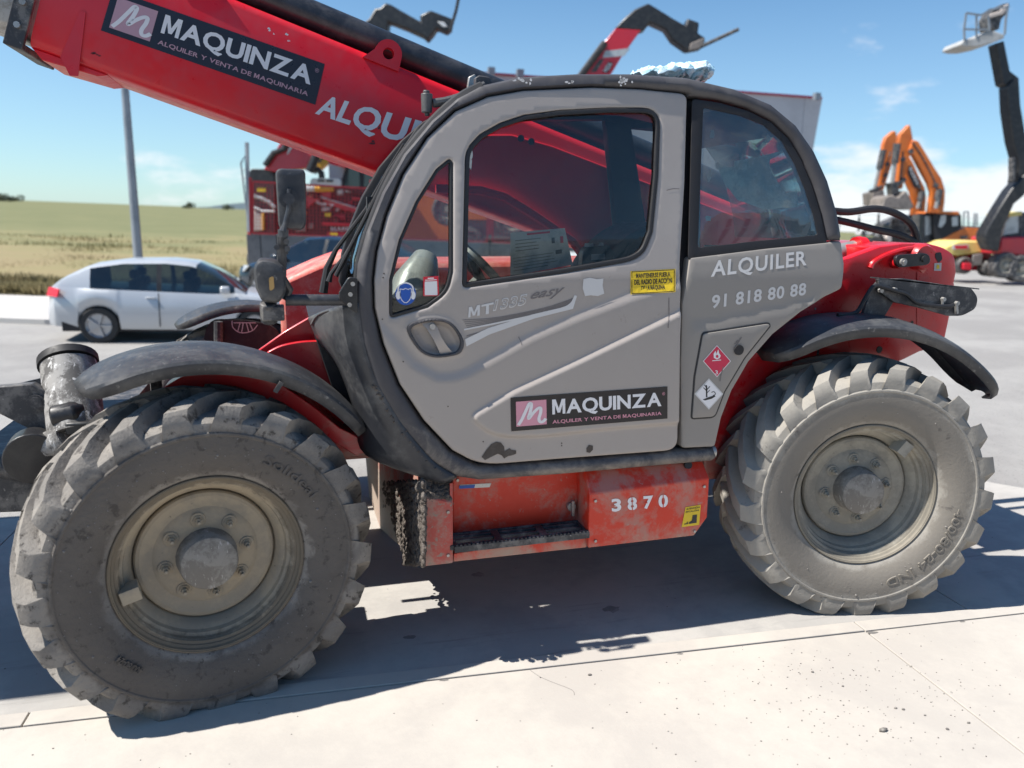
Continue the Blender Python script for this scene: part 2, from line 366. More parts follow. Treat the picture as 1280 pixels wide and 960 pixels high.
M['mud'] = mat('dried_mud', (.14, .12, .105), .95, v2=(.19, .168, .15), vs=20, vt=(.42, .6), v3=(.20, .18, .165), s3=60, t3=(.64, .7), bump=(90, .9, .02), spec=.1)
M['glass'] = glass('tinted_glass', (.84, .86, .84), .0, dust=.008)
M['rglass'] = glass('dark_tinted_glass', (.80, .85, .83), .05, dust=.10)
M['liner'] = mat('beige_headliner', (.52, .46, .42), .8)
M['interior'] = mat('dark_interior_trim', (.015, .014, .016), .6)
M['blue'] = mat('blue_print', (.012, .09, .42), .45)
M['redprint'] = mat('red_print', (.62, .02, .04), .45)
M['crimson'] = mat('crimson_diamond', (.60, .02, .07), .4)
M['paper'] = mat('grey_notice_sheet', (.50, .51, .50), .35, metal=.3, v2=(.35, .36, .36), vs=6)
M['amber'] = mat('amber_lens', (.45, .28, .10), .3)
M['grass'] = None
# ================================================================== the telehandler
TH = root('telehandler', (1.4, 1.2, 0), 'large red and grey telehandler with a black-framed cab parked in the foreground', 'telehandler')
YD0 = .10
def ycab(x, z): return YD0+.135*max(0, z-1.62)
# --- text and print helpers
_tx = {}
MG = [(0, 0), (0, 1), (.27, 1), (.5, .40), (.73, 1), (1, 1), (1, 0), (.79, 0), (.79, .62), (.60, .10), (.40, .10), (.21, .62), (.21, 0)]
def raw_glyph(c, bold):
    if c == 'M':
        w = .52+bold*4; return [(x*w, y*.72-bold) for x, y in [(a, b*(1+bold*2/.72)) for a, b in MG]], [(0, 1, 11, 12), (1, 2, 10, 11), (2, 3, 10), (3, 9, 10), (3, 4, 9), (4, 5, 8, 9), (5, 6, 7, 8)]
    cu = bpy.data.curves.new('t', 'FONT'); cu.body = c; cu.offset = bold; cu.resolution_u = 3
    o = bpy.data.objects.new('t', cu); COL.objects.link(o); bpy.context.view_layer.update(); me = bpy.data.meshes.new_from_object(o); bpy.data.objects.remove(o); bpy.data.curves.remove(cu)
    v = [tuple(q.co)[:2] for q in me.vertices]; f = [tuple(p.vertices) for p in me.polygons]; bpy.data.meshes.remove(me); return v, f
_gl = {}
def caps_mesh(s, bold, space):
    V = []; F = []; x = 0
    for c in s:
        if c == ' ': x += .22*space; continue
        if (c, bold) not in _gl: _gl[(c, bold)] = raw_glyph(c, bold)
        v, f = _gl[(c, bold)]; x0 = min(q[0] for q in v); n = len(V); V += [(q[0]-x0+x, q[1]) for q in v]; F += [tuple(i+n for i in q) for q in f]
        x = max(q[0] for q in V[n:])+.075*space-(.03 if c in 'LA' else 0)
    v = np.array(V); return (v-v.min(0))/(v.max(0)-v.min(0)), F
def text_mesh(s, bold=.018, shear=0.0, ext=0.0, space=1.0):
    if 'M' in s and shear == 0: 
        k = (s, bold, 'c', space)
        if k not in _tx: _tx[k] = caps_mesh(s, bold, space)
        return _tx[k]
    k = (s, bold, shear, space)
    if k not in _tx:
        cu = bpy.data.curves.new('t', 'FONT'); cu.body = s; cu.offset = bold; cu.shear = shear; cu.resolution_u = 3; cu.space_character = space
        o = bpy.data.objects.new('t', cu); COL.objects.link(o); bpy.context.view_layer.update()
        me = bpy.data.meshes.new_from_object(o); bpy.data.objects.remove(o); bpy.data.curves.remove(cu)
        v = np.array([tuple(q.co)[:2] for q in me.vertices]); f = [tuple(p.vertices) for p in me.polygons]; bpy.data.meshes.remove(me)
        v = (v-v.min(0))/(v.max(0)-v.min(0)); _tx[k] = (v, f)
    return _tx[k]
def quad(tl, tr, br, bl):              # unit square (s right, t up) -> pixel
    tl, tr, br, bl = [Vector(q) for q in (tl, tr, br, bl)]
    # projective map
    src = [(0, 1), (1, 1), (1, 0), (0, 0)]; dst = [tl, tr, br, bl]; A = []; b = []
    for (x, y), d in zip(src, dst):
        A.append([x, y, 1, 0, 0, 0, -d.x*x, -d.x*y]); b.append(d.x); A.append([0, 0, 0, x, y, 1, -d.y*x, -d.y*y]); b.append(d.y)
    h = np.linalg.solve(np.array(A), np.array(b))
    def f(s, t):
        w = h[6]*s+h[7]*t+1; return ((h[0]*s+h[1]*t+h[2])/w, (h[3]*s+h[4]*t+h[5])/w)
    return f
def q_text(s, q, surf, off, mat_, name='lettering', parent=None, sub=(0, 0, 1, 1), words=False, **k):
    v, f = text_mesh(s, **k); a, b, c, d = sub
    if words:                          # one object per word, cut at the widest gaps
        xs = sorted(v[:, 0]); gaps = sorted(range(1, len(xs)), key=lambda i: xs[i-1]-xs[i])[:s.count(' ')]; cut = sorted((xs[i]+xs[i-1])/2 for i in gaps)
        for j in range(len(cut)+1):
            lo = cut[j-1] if j else -1; hi = cut[j] if j < len(cut) else 9; ff = [q_ for q_ in f if lo < v[q_[0]][0] < hi]; ids = sorted({i for q_ in ff for i in q_}); mp_ = {i: n for n, i in enumerate(ids)}
            obj(name, newmesh(name, [surf(*q(a+(c-a)*v[i][0], b+(d-b)*v[i][1]), off) for i in ids], [tuple(mp_[i] for i in q_) for q_ in ff]), mat_, parent)
        return
    vs = [surf(*q(a+(c-a)*x, b+(d-b)*y), off) for x, y in v]
    return obj(name, newmesh(name, vs, f), mat_, parent)
def q_poly(polys, q, surf, off, mat_, name, parent, grid=0, back=0.002):
    mb = MB()
    for p in polys:
        if grid:
            n, m = grid
            vs = [surf(*q(p[0]+(p[2]-p[0])*i/n, p[1]+(p[3]-p[1])*j/m), off) for j in range(m+1) for i in range(n+1)]
            mb.add(vs, [(j*(n+1)+i, j*(n+1)+i+1, (j+1)*(n+1)+i+1, (j+1)*(n+1)+i) for j in range(m) for i in range(n)])
        else:
            vs = [surf(*q(x, y), off) for x, y in p]; mb.add(vs, [tuple(range(len(vs)))])
    return obj(name, newmesh(name, mb.v, mb.f), mat_, parent)
def stroke(pts, w):
    P = [Vector(p) for p in crom(pts, 5)]; L_ = []; R2 = []
    for i, p in enumerate(P):
        t = (P[min(i+1, len(P)-1)]-P[max(i-1, 0)]).normalized(); n = Vector((-t.y, t.x))
        L_.append(p+n*w/2); R2.append(p-n*w/2)
    return [[L_[i], L_[i+1], R2[i+1], R2[i]] for i in range(len(P)-1)]
def board(q, surf, parent, mboard, mtxt, mpink):
    """the rental firm's board: pink square with a script M, two lines of lettering"""
    e = .0025
    q_poly([(0, 0, 1, 1)], q, surf, e, mboard, 'decal', parent, grid=(16, 4))
    q_poly([(.031, .13, .218, .87)], q, surf, e*1.5, mpink, 'logo_square', parent, grid=(5, 4))
    A = [(.06, .06), (.18, .28), (.32, .62), (.43, .88), (.50, .86), (.47, .60), (.40, .34), (.42, .30), (.54, .48), (.70, .66), (.80, .68), (.80, .50), (.74, .26), (.78, .12), (.88, .13), (.97, .24)]
    ps = [[(.031+.187*x, .13+.74*y) for x, y in p] for p in stroke(A, .105)]
    q_poly(ps, q, surf, e*2, mtxt, 'logo_stroke', parent)
    q_text('MAQUINZA', q, surf, e*2, mtxt, parent=parent, sub=(.253, .33, .958, .86), bold=.030, space=.7)
    q_text('ALQUILER Y VENTA DE MAQUINARIA', q, surf, e*2, mpink, parent=parent, sub=(.253, .115, .958, .245), bold=.02, space=1.08)
    q_text('®', q, surf, e*2, mpink, parent=parent, sub=(.963, .74, .982, .84), bold=0)
# --- wheels
def wheel_meshes():
    b = MB()
    prof = [(.03, .318), (.0, .335), (-.012, .345), (-.030, .372), (-.045, .415), (-.050, .455), (-.0495, .490), (-.053, .494), (-.053, .501), (-.048, .506), (-.042, .535), (-.028, .546), (.006, .556), (.08, .564), (.17, .566)]
    prof = prof+[(.34-y, r) for y, r in prof[::-1][1:]]
    b.lathe(prof, 96)
    N = 21
    for side in (0, 1):
        for k in range(N):
            th0 = 2*math.pi*(k+.5*side)/N
            #      y      rtop   rbase  halfTop halfBase dtheta
            st = [(-.048, .512, .500, .062, .084, .05), (-.0515, .540, .505, .070, .094, .035), (-.047, .570, .51, .068, .098, .015), (-.032, .594, .52, .064, .098, .0), (.02, .609, .54, .052, .088, -.08), (.09, .617, .55, .044, .068, -.20), (.175, .619, .555, .042, .060, -.36), (.20, .60, .56, .036, .054, -.39)]
            v = []; f = []
            for y, rt, rb, ht, hb, dt in st:
                yy = y if side == 0 else .34-y
                jit = random.uniform(-.002, .002)
                for a, r in ((-hb, rb), (-ht, rt+jit), (ht, rt+jit), (hb, rb)):
                    an = th0+dt+a; v.append((r*math.cos(an), yy, r*math.sin(an)))
            for i in range(len(st)-1):
                for j in range(3): f.append((i*4+j, i*4+j+1, i*4+5+j, i*4+4+j))
            f.append((0, 1, 2, 3)); m = (len(st)-1)*4; f.append((m, m+1, m+2, m+3))
            b.add(v, f)
    tyre = b.mesh('tyre', 32)
    bm = bmesh.new(); bm.from_mesh(tyre); bmesh.ops.recalc_face_normals(bm, faces=bm.faces); bm.to_mesh(tyre); bm.free(); sm(tyre, 32)
    r = MB(); r.lathe([(.02, .30), (.004, .333), (-.006, .331), (-.006, .324), (.004, .320), (.010, .312), (.022, .308), (.030, .297), (.044, .294), (.052, .284), (.072, .280), (.082, .268), (.098, .262), (.110, .254), (.128, .250), (.132, .246), (.112, .2455), (.104, .240), (.101, .228), (.108, .205), (.110, .185), (.098, .165), (.094, .12), (.094, .0)], 96)
    for k in range(8):                # bosses under the nuts
        a = 2*math.pi*(k+.18)/8; x, z = .145*math.cos(a), .145*math.sin(a)
        r.add([Vector((x+rr*math.cos(2*math.pi*j/14), y, z+rr*math.sin(2*math.pi*j/14))) for y, rr in ((.095, .028), (.0915, .026)) for j in range(14)], [(j, (j+1) % 14, 14+(j+1) % 14, 14+j) for j in range(14)]+[tuple(range(14, 28))])
    rim = r.mesh('rim', 30)
    h = MB(); h.lathe([(.094, .108), (.070, .106), (.022, .101), (.014, .097), (.0125, .094), (.010, 0)], 56)
    hub = h.mesh('hub', 30)
    n = MB(); n.lathe([(0, .019), (-.006, .019), (-.006, .0135), (-.022, .0125), (-.024, .010), (-.024, .007), (-.040, .0065), (-.041, 0)], 6)
    nut = n.mesh('nut', 20)
    g = MB(); g.lathe([(0, .0), (-.003, .012), (-.003, .0)], 12)
    gd = MB(); gd.box((-.032, .0, -.024), (.032, .075, .024)); guard = gd.mesh('guard', 20)
    ring = MB(); ring.lathe([(-.006, .326), (-.009, .329), (-.007, .333), (0.0, .334)], 96)
    return tyre, rim, hub, nut, guard, ring.mesh('ring', 40)
WT, WR, WH, WN, WG, WRG = wheel_meshes()
def arc_text(s, r0, r1, a0, a1, y, flip=False):
    v, f = text_mesh(s, bold=.012); o = []
    for x, t in v:
        a = a0+(a1-a0)*x; r = r0+(r1-r0)*t; o.append((r*math.cos(a), y-.003*0, r*math.sin(a)))
    n = len(o); V = o+[(x*1.0, yy+.008, z) for x, yy, z in o]
    return newmesh('t', V, [tuple(q) for q in f]+[tuple(i+n for i in q[::-1]) for q in f]+side_walls(f, n))
def side_walls(f, n):
    c = {}
    for q in f:
        for i in range(len(q)):
            a, b = q[i], q[(i+1) % len(q)]; k = (min(a, b), max(a, b)); c.setdefault(k, []).append((a, b))
    return [(e[0][1], e[0][0], e[0][0]+n, e[0][1]+n) for e in c.values() if len(e) == 1]
def wheel(x, y, steer, flip, roll, mt, mr, letters=None, label=None, guard_a=None):
    Mx = Matrix.Translation((x, y, .622)) @ Matrix.Rotation(steer+(math.pi if flip else 0), 4, 'Z')
    w = obj('wheel', WR, None, TH); w.matrix_world = Mx
    w.matrix_parent_inverse = TH.matrix_world.inverted(); w.matrix_basis = Mx
    Rl = Matrix.Rotation(roll, 4, 'Y')
    def slot(o, m_):
        if not o.data.materials: o.data.materials.append(None)
        o.material_slots[0].link = 'OBJECT'; o.material_slots[0].material = m_
    slot(w, mr)
    if label: w['label'] = label
    t = obj('tyre', WT, None, w, True, Rl); slot(t, mt)
    h = obj('hub_cap', WH, None, w, True); slot(h, M['hub'])
    for k in range(8):
        a = 2*math.pi*(k+.18)/8
        o = obj('wheel_nut', WN, None, w, True, Matrix.Translation((.145*math.cos(a), .092, .145*math.sin(a)))); slot(o, mr)
    rg = obj('rim_flange', WRG, None, w, True); slot(rg, mr)
    if guard_a is not None:
        o = obj('valve_guard', WG, None, w, True, Matrix.Rotation(-guard_a, 4, 'Y') @ Matrix.Translation((.272, .0, 0))); slot(o, mr)
    for (s, r0, r1, a0, a1) in (letters or []):
        obj('raised_lettering', arc_text(s, r0, r1, R_(a0), R_(a1), -.0515), mt, w, True)
    return w
STF, STR_ = R_(12.2), R_(-12.1)
wheel(0, 0, STF, False, .1, M['tyre'], M['rim'], [('Solideal', .415, .452, 62, 30), ('400/80-24', .40, .425, -128, -142)], 'front wheel with dark dusty tyre and tan rim', R_(193))
wheel(2.81, 0, STR_, False, .05, M['tyre2'], M['rim2'], [('400/80-24 IND', .412, .452, -8, -74)], 'rear wheel with pale dusty tyre and grey rim', R_(52))
wheel(0, 2.40, R_(12), True, .2, M['tyre'], M['rim'])
wheel(2.81, 2.40, R_(-12), True, .3, M['tyre2'], M['rim2'])
# little stones and mud crumbs stuck to the front tyre's sidewall
def stuck(x, y, st, n, seed, par, m):
    rnd = random.Random(seed); ico = bmesh.new(); bmesh.ops.create_icosphere(ico, subdivisions=1, radius=1); V = [v.co.copy() for v in ico.verts]; F = [tuple(v.index for v in f.verts) for f in ico.faces]; ico.free(); b = MB()
    for i in range(n):
        r = rnd.uniform(.37, .53); a = rnd.uniform(0, 6.283); yy = float(np.interp(r, [.335, .372, .415, .455, .49, .535], [-.0, -.030, -.045, -.050, -.0495, -.042])); s = rnd.uniform(.0012, .0034)*(1+.8*(rnd.random() > .93))
        c = Vector((r*math.cos(a), yy-s*.1, r*math.sin(a))); b.add([c+v*s*(1+.3*noise.noise(v*3+c*90)) for v in V], F)
    o = obj('stuck_grit', b.mesh('g', 30), m, par, True); o['kind'] = 'stuff'
wh_ = [o for o in TH.children if o.name.startswith('wheel')]
M['palegrit'] = mat('pale_grit', (.22, .205, .19), .9)
stuck(0, 0, 0, 150, 3, wh_[0], M['palegrit']); stuck(0, 0, 0, 50, 5, wh_[1], M['palegrit'])
# axles, gearbox, chassis rails (mostly in shade under the body)
b = MB(); b.tube([(0, .35, .62), (0, 2.05, .62)], .11, 16); b.tube([(0, .35, .62), (0, .62, .62)], .17, 16); b.box((-.22, .95, .45), (.22, 1.45, .80)); b.bar((-.1, .35, .5), (-.05, 2.0, .5), .06)
obj('front_axle', b, M['dustblack'], TH, bevel=.01)
b = MB(); b.tube([(2.81, .35, .62), (2.81, 2.05, .62)], .11, 16); b.box((2.6, .95, .45), (3.0, 1.45, .80)); obj('rear_axle', b, M['dustblack'], TH, bevel=.01)
b = MB(); b.box((-.25, .82, .72), (3.3, 1.56, 1.02)); b.box((.95, .55, .50), (2.1, 1.9, .84)); b.box((.95, 1.62, .84), (3.45, 2.28, 1.50)); b.box((2.1, .6, .8), (3.4, 1.6, 1.25))
obj('chassis', b, M['red'], TH, bevel=.02)
b = MB(); b.box((2.62, 1.72, 1.5), (3.5, 2.26, 1.62)); b.tube([(2.9, 1.8, 1.6), (2.9, 1.8, 1.95), (2.98, 1.8, 2.02)], .04); obj('engine_cover', b, M['red'], TH, bevel=.03)
M['hood'] = mat('dusty_sunlit_hood', (.58, .10, .08), .5, v2=(.62, .24, .19), vs=3, v3=(.60, .34, .28), s3=12, t3=(.5, .7))  # pale pink tones: dust, plus the sunlit look put into the colour
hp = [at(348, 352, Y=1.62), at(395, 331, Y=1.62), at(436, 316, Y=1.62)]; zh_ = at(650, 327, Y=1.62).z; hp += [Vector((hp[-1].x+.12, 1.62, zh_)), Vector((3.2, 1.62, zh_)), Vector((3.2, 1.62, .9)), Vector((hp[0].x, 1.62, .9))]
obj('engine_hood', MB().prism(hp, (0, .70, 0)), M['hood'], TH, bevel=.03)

# --- boom
YB = 1.05; BW = .42
def ybm(x, z): return YB
Sb = lambda u, v, off=0: at(u, v, Y=YB-off)
t0, t1 = Vector(at(300, 0, Y=YB)), Vector(at(820, 213, Y=YB)); b0, b1 = Vector(at(105, 82, Y=YB)), Vector(at(505, 200, Y=YB))
dirb = Vector(((t1-t0).x, 0, (t1-t0).z)).normalized(); upb = Vector((-dirb.z, 0, dirb.x))
if upb.z < 0: upb = -upb
def bl(s, h, y):                       # boom frame: s along (from front), h above the bottom edge
    return b0+dirb*s+upb*h+Vector((0, y-YB, 0))
HB = (t0-b0).dot(upb)
def boomsec(name, s0, s1, h0, h1, y0, y1, m, r=.035, par=TH):
    b = MB(); pr = [(h0, y0+r), (h0+r*.3, y0+r*.3), (h0+r, y0), (h1-r, y0), (h1-r*.3, y0+r*.3), (h1, y0+r), (h1, y1-r), (h1-r*.3, y1-r*.3), (h1-r, y1), (h0+r, y1), (h0+r*.3, y1-r*.3), (h0, y1-r)]
    v = [bl(s, h, y) for s in (s0, s1) for h, y in pr]; n = len(pr)
    b.add(v, [(i, (i+1) % n, n+(i+1) % n, n+i) for i in range(n)]+[tuple(range(n))[::-1], tuple(range(n, 2*n))])
    return obj(name, b.mesh(name, 50), m, par)
SF = (Vector(at(38, 50, Y=YB))-b0).dot(dirb)
boomsec('boom', SF, 4.15, 0, HB, YB, YB+BW, M['boomred'])
# underside keel and front collars
b = MB(); b.prism([bl(SF, -.0, YB+.03), bl(SF+.05, -.035, YB+.03), bl(SF+.26, -.02, YB+.03), bl(SF+.3, 0, YB+.03)], (0, BW-.06, 0)); obj('keel_plate', b, M['boomred'], TH, bevel=.004)
bc = MB()
for s0, s1, g in ((SF-.085, SF-.012, .028), ):
    for (h0, h1, y0, y1) in ((-g, HB+g, YB-g, YB-.001), (-g, HB+g, YB+BW+.001, YB+BW+g), (-g, -.001, YB, YB+BW), (HB+.001, HB+g, YB, YB+BW)):
        bc.add([bl(s, h, y) for s in (s0, s1) for h, y in ((h0, y0), (h0, y1), (h1, y1), (h1, y0))], [(0, 1, 2, 3), (7, 6, 5, 4), (0, 4, 5, 1), (1, 5, 6, 2), (2, 6, 7, 3), (3, 7, 4, 0)])
obj('boom_collar', bc, M['dustblack'], TH, bevel=.004)
b = MB()
for k in range(5):
    h = .06+k*(HB-.12)/4; p = bl(SF-.048, h, YB-.028); b.tube([p, p+Vector((0, -.012, 0))], .013, 8)
obj('collar_bolts', b, M['steel'], TH)
b = MB(); b.prism([bl(SF+.12, .0, YB-.008), bl(SF+.15, HB*.42, YB-.008), bl(SF+.17, HB*.42, YB-.008), bl(SF+.20, -.05, YB-.008), bl(SF+.17, -.06, YB-.008)], (0, .007, 0)); obj('gusset', b, M['boomred'], TH)
boomsec('inner_boom', SF-1.1, SF+.3, .03, HB-.03, YB+.03, YB+BW-.03, M['steel'])
# boom head, carriage and folded forks (left of the picture; they throw the shadow across the front of the machine)
hd = bl(SF-1.1, 0, YB)
b = MB(); b.prism([hd+Vector(q) for q in ((.25, .02, .38), (-.25, .02, .30), (-.55, .02, -.9), (-.35, .02, -1.0), (.1, .02, -.1))], (0, BW-.04, 0)); obj('boom_head', b, M['dustblack'], TH, bevel=.01)
b = MB()
for zz in (-.62, -1.0, -.2): b.box((hd.x-.72, .25, hd.z+zz-.07), (hd.x-.58, 2.3, hd.z+zz+.07))
for k in range(9): yy = .3+k*.25; b.box((hd.x-.70, yy-.03, hd.z-1.0), (hd.x-.62, yy+.03, hd.z+.3))
b.box((hd.x-.72, .25, hd.z-1.75), (hd.x-.6, 2.3, hd.z+.35))  # solid unseen backplate, added to close up the shadow on the ground
obj('fork_carriage', b, M['dustblack'], TH, bevel=.008)
b = MB()
for yy in (.75, 1.6): b.box((hd.x-1.9, yy, hd.z-1.72), (hd.x-.6, yy+.12, hd.z-1.67))
obj('forks', b, M['dustblack'], TH)
# black pipe of the boom's compensating cylinder, on top
ps = [bl(s, HB+.085, YB+.13) for s in (.05, 1.25, 1.26, 3.4)]
obj('boom_pipe', MB().tube([ps[0], ps[1], ps[2], ps[3]], [.068, .068, .068, .066], 24), M['pipe'], TH)
_pc = (lambda *a, **k: None)
_pc('pipe_clamp', MB().box((-.02, -.08, -.075), (.02, .08, .08), Matrix.Translation(ps[1]+Vector((.03, 0, 0)))), M['steel'], TH, bevel=.004)
# lifting eye on the boom
def eye(u, v, s):
    c = at(u, v, Y=YB+.01); q = (c-b0); sc_ = q.dot(dirb); hc = q.dot(upb); pl = []
    for k in range(15): a = R_(180-180*k/14); pl.append((sc_+.062*math.cos(a), hc+.062*math.sin(a)))
    pl += [(sc_+.066, HB-.03), (sc_-.105, HB-.03)]
    outer = pl; vs = [bl(a, h, YB-.012) for a, h in outer]; hole = [(sc_+.026*math.cos(2*math.pi*k/16), hc+.026*math.sin(2*math.pi*k/16)) for k in range(16)]
    al = [Vector(p) for p in outer]+[Vector(p) for p in hole]; n1 = len(outer); ed = [(i, (i+1) % n1) for i in range(n1)]+[(n1+i, n1+(i+1) % 16) for i in range(16)]
    V, E, F, *_ = geometry.delaunay_2d_cdt(al, ed, [], 1, 1e-6)
    F = [f for f in F if math.hypot(sum(V[i].x for i in f)/3-sc_, sum(V[i].y for i in f)/3-hc) > .026]
    n = len(V); P = [bl(p.x, p.y, YB-.012) for p in V]+[bl(p.x, p.y, YB+.03) for p in V]
    F = [tuple(f) for f in F]; return obj('lifting_eye', newmesh('e', P, F+[tuple(i+n for i in f[::-1]) for f in F]+side_walls(F, n)), M['boomred'], TH)
eye(485, 68, 1); eye(250, -16, 1)
board(quad((141, -13), (406, 80), (394, 131), (126, 38)), Sb, TH, M['boarddecal'], M['offwhite'], M['pink2'])
q = quad((404, 118), (590, 168), (578, 212), (390, 146)); q_text('ALQUILER', q, Sb, .003, M['offwhite'], parent=TH, sub=(0.01, 0, 1.17, 1), bold=.030, space=1.02)
# rear tower: big side plates that carry the boom pivot; seen through the cab windows and behind the cab
yt = YB-.014
tower = [at(u, v, Y=yt) for u, v in ((560, 240), (600, 236), (630, 244), (660, 262), (690, 282), (716, 300), (735, 330), (735, 520), (1080, 520), (1150, 400), (1180, 360), (1165, 320), (1100, 312), (1035, 296), (1000, 300), (915, 268), (820, 232), (690, 182), (640, 168), (560, 168))]
b = MB(); b.prism(tower, (0, .06, 0)); obj('tower_plate', b, M['boomred'], TH, bevel=.006)
edge = [at(u, v, Y=yt-.03) for u, v in ((545, 236), (600, 238), (630, 246), (660, 264), (690, 284), (716, 302), (735, 330))]
b = MB(); b.tube(edge, .022, 8); obj('tower_edge', b, M['boomred'], TH)
b = MB()
for u, v in ((651, 173), (664, 177)): c = at(u, v, Y=yt-.002); b.tube([c, c+Vector((0, -.004, 0))], .017, 14)
obj('pin_holes', b, M['rubber'], TH)

# scuffs and grime on the boom
for k, (u, v, w, h, m_) in enumerate(((337, 37, 4, 2.5, 'offwhite'), (358, 43, 3, 3.5, 'offwhite'), (360, 51, 4, 1.2, 'offwhite'), (342, 42, 1.5, 1.5, 'offwhite'), (116, 66, 7, 2.2, 'chip0'), (122, 69, 4, 2, 'chip0'), (466, 178, 6, 3, 'chip0'), (476, 160, 4, 5, 'chip0'), (503, 169, 2, 2, 'chip0'))):
    if 'chip0' not in M: M['chip0'] = mat('dark_grime', (.10, .03, .035), .8)
    for j in range(3):
        a_, b_ = u+random.uniform(-w, w)*.6, v+random.uniform(-h, h)*.6; o_ = [(a_+w*.5*math.cos(t)*random.uniform(.4, 1.2), b_+h*.5*math.sin(t)*random.uniform(.4, 1.2)) for t in np.linspace(0, 5.6, 9)]
        obj('scuff', newmesh('s', [Sb(x, y, .0016) for x, y in o_], [tuple(range(9))]), M[m_], TH)
obj('weld_seam', MB().tube([bl(SF+.9, .02, YB), bl(SF+.9, HB-.02, YB)], .004, 6), M['boomred'], TH) if False else None
# ================================================================== cab
Sc = lambda u, v, off=0: S(u, v, ycab, off)
DOOR = [(860, 117, 10), (857, 230), (851, 330), (848, 420), (846, 562, 16), (700, 573), (600, 581, 30), (565, 562), (530, 525), (500, 480), (480, 430), (469, 385), (468, 350), (472, 315), (484, 270), (505, 218), (535, 172), (570, 139), (610, 121), (655, 113), (740, 109), (800, 111)]
DOORP = rp(DOOR, 6)
WIN = rp([(583, 185, 22), (612, 162), (650, 145), (690, 137), (790, 134), (826, 136, 22), (824, 200), (818, 300, 30), (800, 326, 16), (700, 344), (578, 360, 6)])
WIN = rp([(582, 187, 14), (600, 168), (625, 154), (655, 144), (700, 138), (760, 135), (826, 135, 24), (823, 220), (816, 290), (803, 324, 26), (700, 342), (578, 360, 7)])
QWIN = rp([(562, 198, 5), (566, 204), (566, 340), (560, 366, 20), (535, 384), (487, 398, 7), (487, 350), (499, 300), (520, 252), (545, 212)])
# relief lines of the door, in the door's own plane
def dxz(pts): return pxz(pts, ycab)
def seglist(pts): return np.array([tuple(p) for p in pts])
BL = dxz(rp([(582, 520, 16), (640, 486), (720, 449), (853, 385), (880, 380), (880, 527), (846, 530), (760, 537), (680, 546), (615, 548, 30)]))
UP = dxz(rp([(470, 395), (497, 425), (520, 452), (548, 467), (575, 466, 20), (610, 446), (660, 418), (720, 392), (790, 366), (870, 345), (870, 580), (560, 600), (440, 500)]))
HR = dxz(crom([(508, 410), (525, 400), (548, 398), (566, 405), (579, 425), (576, 440), (562, 445), (540, 446), (522, 436)], 5, True))
def sd(poly):
    A = poly
    def f(P):
        d = np_dist(P, A); return np.where(np_in(P, A), d, -d)
    return f
# precomputed relief on a raster, then looked up bilinearly
gx0, gx1, gz0, gz1, gs = .45, 2.05, .80, 2.45, .004
GX, GZ = np.meshgrid(np.arange(gx0, gx1, gs), np.arange(gz0, gz1, gs)); GP = np.stack([GX.ravel(), GZ.ravel()], 1)
def sst(x, a, b):
    t = np.clip((x-a)/(b-a), 0, 1); return t*t*(3-2*t)
rel = -.014*sst(sd(BL)(GP), -.004, .020)-.012*sst(sd(UP)(GP), -.01, .035)+.030*sst(sd(HR)(GP), 0, .03)-.003*sst(sd(HR)(GP), -.012, -.002)
rel += .004*np.sin(GP[:, 0]*2.2)*np.cos(GP[:, 1]*1.7)
REL = rel.reshape(GX.shape)
def yrel(x, z):
    i = (x-gx0)/gs; j = (z-gz0)/gs; i = min(max(i, 0), REL.shape[1]-1.001); j = min(max(j, 0), REL.shape[0]-1.001)
    a, b = int(i), int(j); fx, fz = i-a, j-b
    return REL[b, a]*(1-fx)*(1-fz)+REL[b, a+1]*fx*(1-fz)+REL[b+1, a]*(1-fx)*fz+REL[b+1, a+1]*fx*fz
ydoor = lambda x, z: ycab(x, z)+yrel(x, z)
Sd = lambda u, v, off=0: S(u, v, ydoor, off)
def near_line(P, ds, st=.012):
    o = []; Q = resample(P, st); n = len(Q); ar = sum(Q[i].x*Q[(i+1) % n].y-Q[(i+1) % n].x*Q[i].y for i in range(n)); sg = 1 if ar > 0 else -1
    for i in range(n):
        t = Q[(i+1) % n]-Q[i-1]
        if t.length < 1e-6: continue
        nr = Vector((-t.y, t.x)).normalized()*sg
        for d_ in ds: o.append(tuple(Q[i]+nr*d_))
    return o
EXP = near_line(BL, (-.006, -.001, .004, .009, .014, .020, .026))+near_line(UP, (-.012, -.002, .008, .018, .028, .038))+near_line(HR, (-.012, -.004, .0, .006, .012, .02, .028))
door = panel('door', dxz(DOORP), [dxz(WIN), dxz(QWIN)], ydoor, .045, M['door'], TH, grid=.020, edge=.009, step=.016, extra=EXP, smooth=50)
# rubber seals and glass
def seal(px, w, nm='window_seal', par=door, yf=ycab, out=-.004, m='rubber', th=.03):
    P = dxz(px) if yf is ycab else pxz(px, yf); cx = sum((p.x for p in P))/len(P); cz = sum((p.y for p in P))/len(P)
    n = len(P); inn = []
    P = resample(P, .02); n = len(P)
    ar = sum(P[i].x*P[(i+1) % n].y-P[(i+1) % n].x*P[i].y for i in range(n)); sg = 1 if ar > 0 else -1
    for i in range(n):
        t = (P[(i+1) % n]-P[i-1]); nrm = Vector((-t.y, t.x)).normalized()*sg; inn.append(P[i]+nrm*w)
    return panel(nm, P, [inn], lambda x, z: yf(x, z)-out*0-(-out), th, M[m], par, grid=.05, edge=.003, step=.03)
seal(WIN, .017, out=.0); seal(QWIN, .011, out=.0)
def pane(px, yf, nm, par, m, back=.014, inset=0):
    P = pxz(px, yf); return panel(nm, P, [], lambda x, z: yf(x, z)+back, .004, m, par, grid=.2, edge=.001, step=.04)
pane(WIN, ycab, 'door_window', door, M['glass']); pane(QWIN, ycab, 'quarter_window', door, M['glass'], .012)
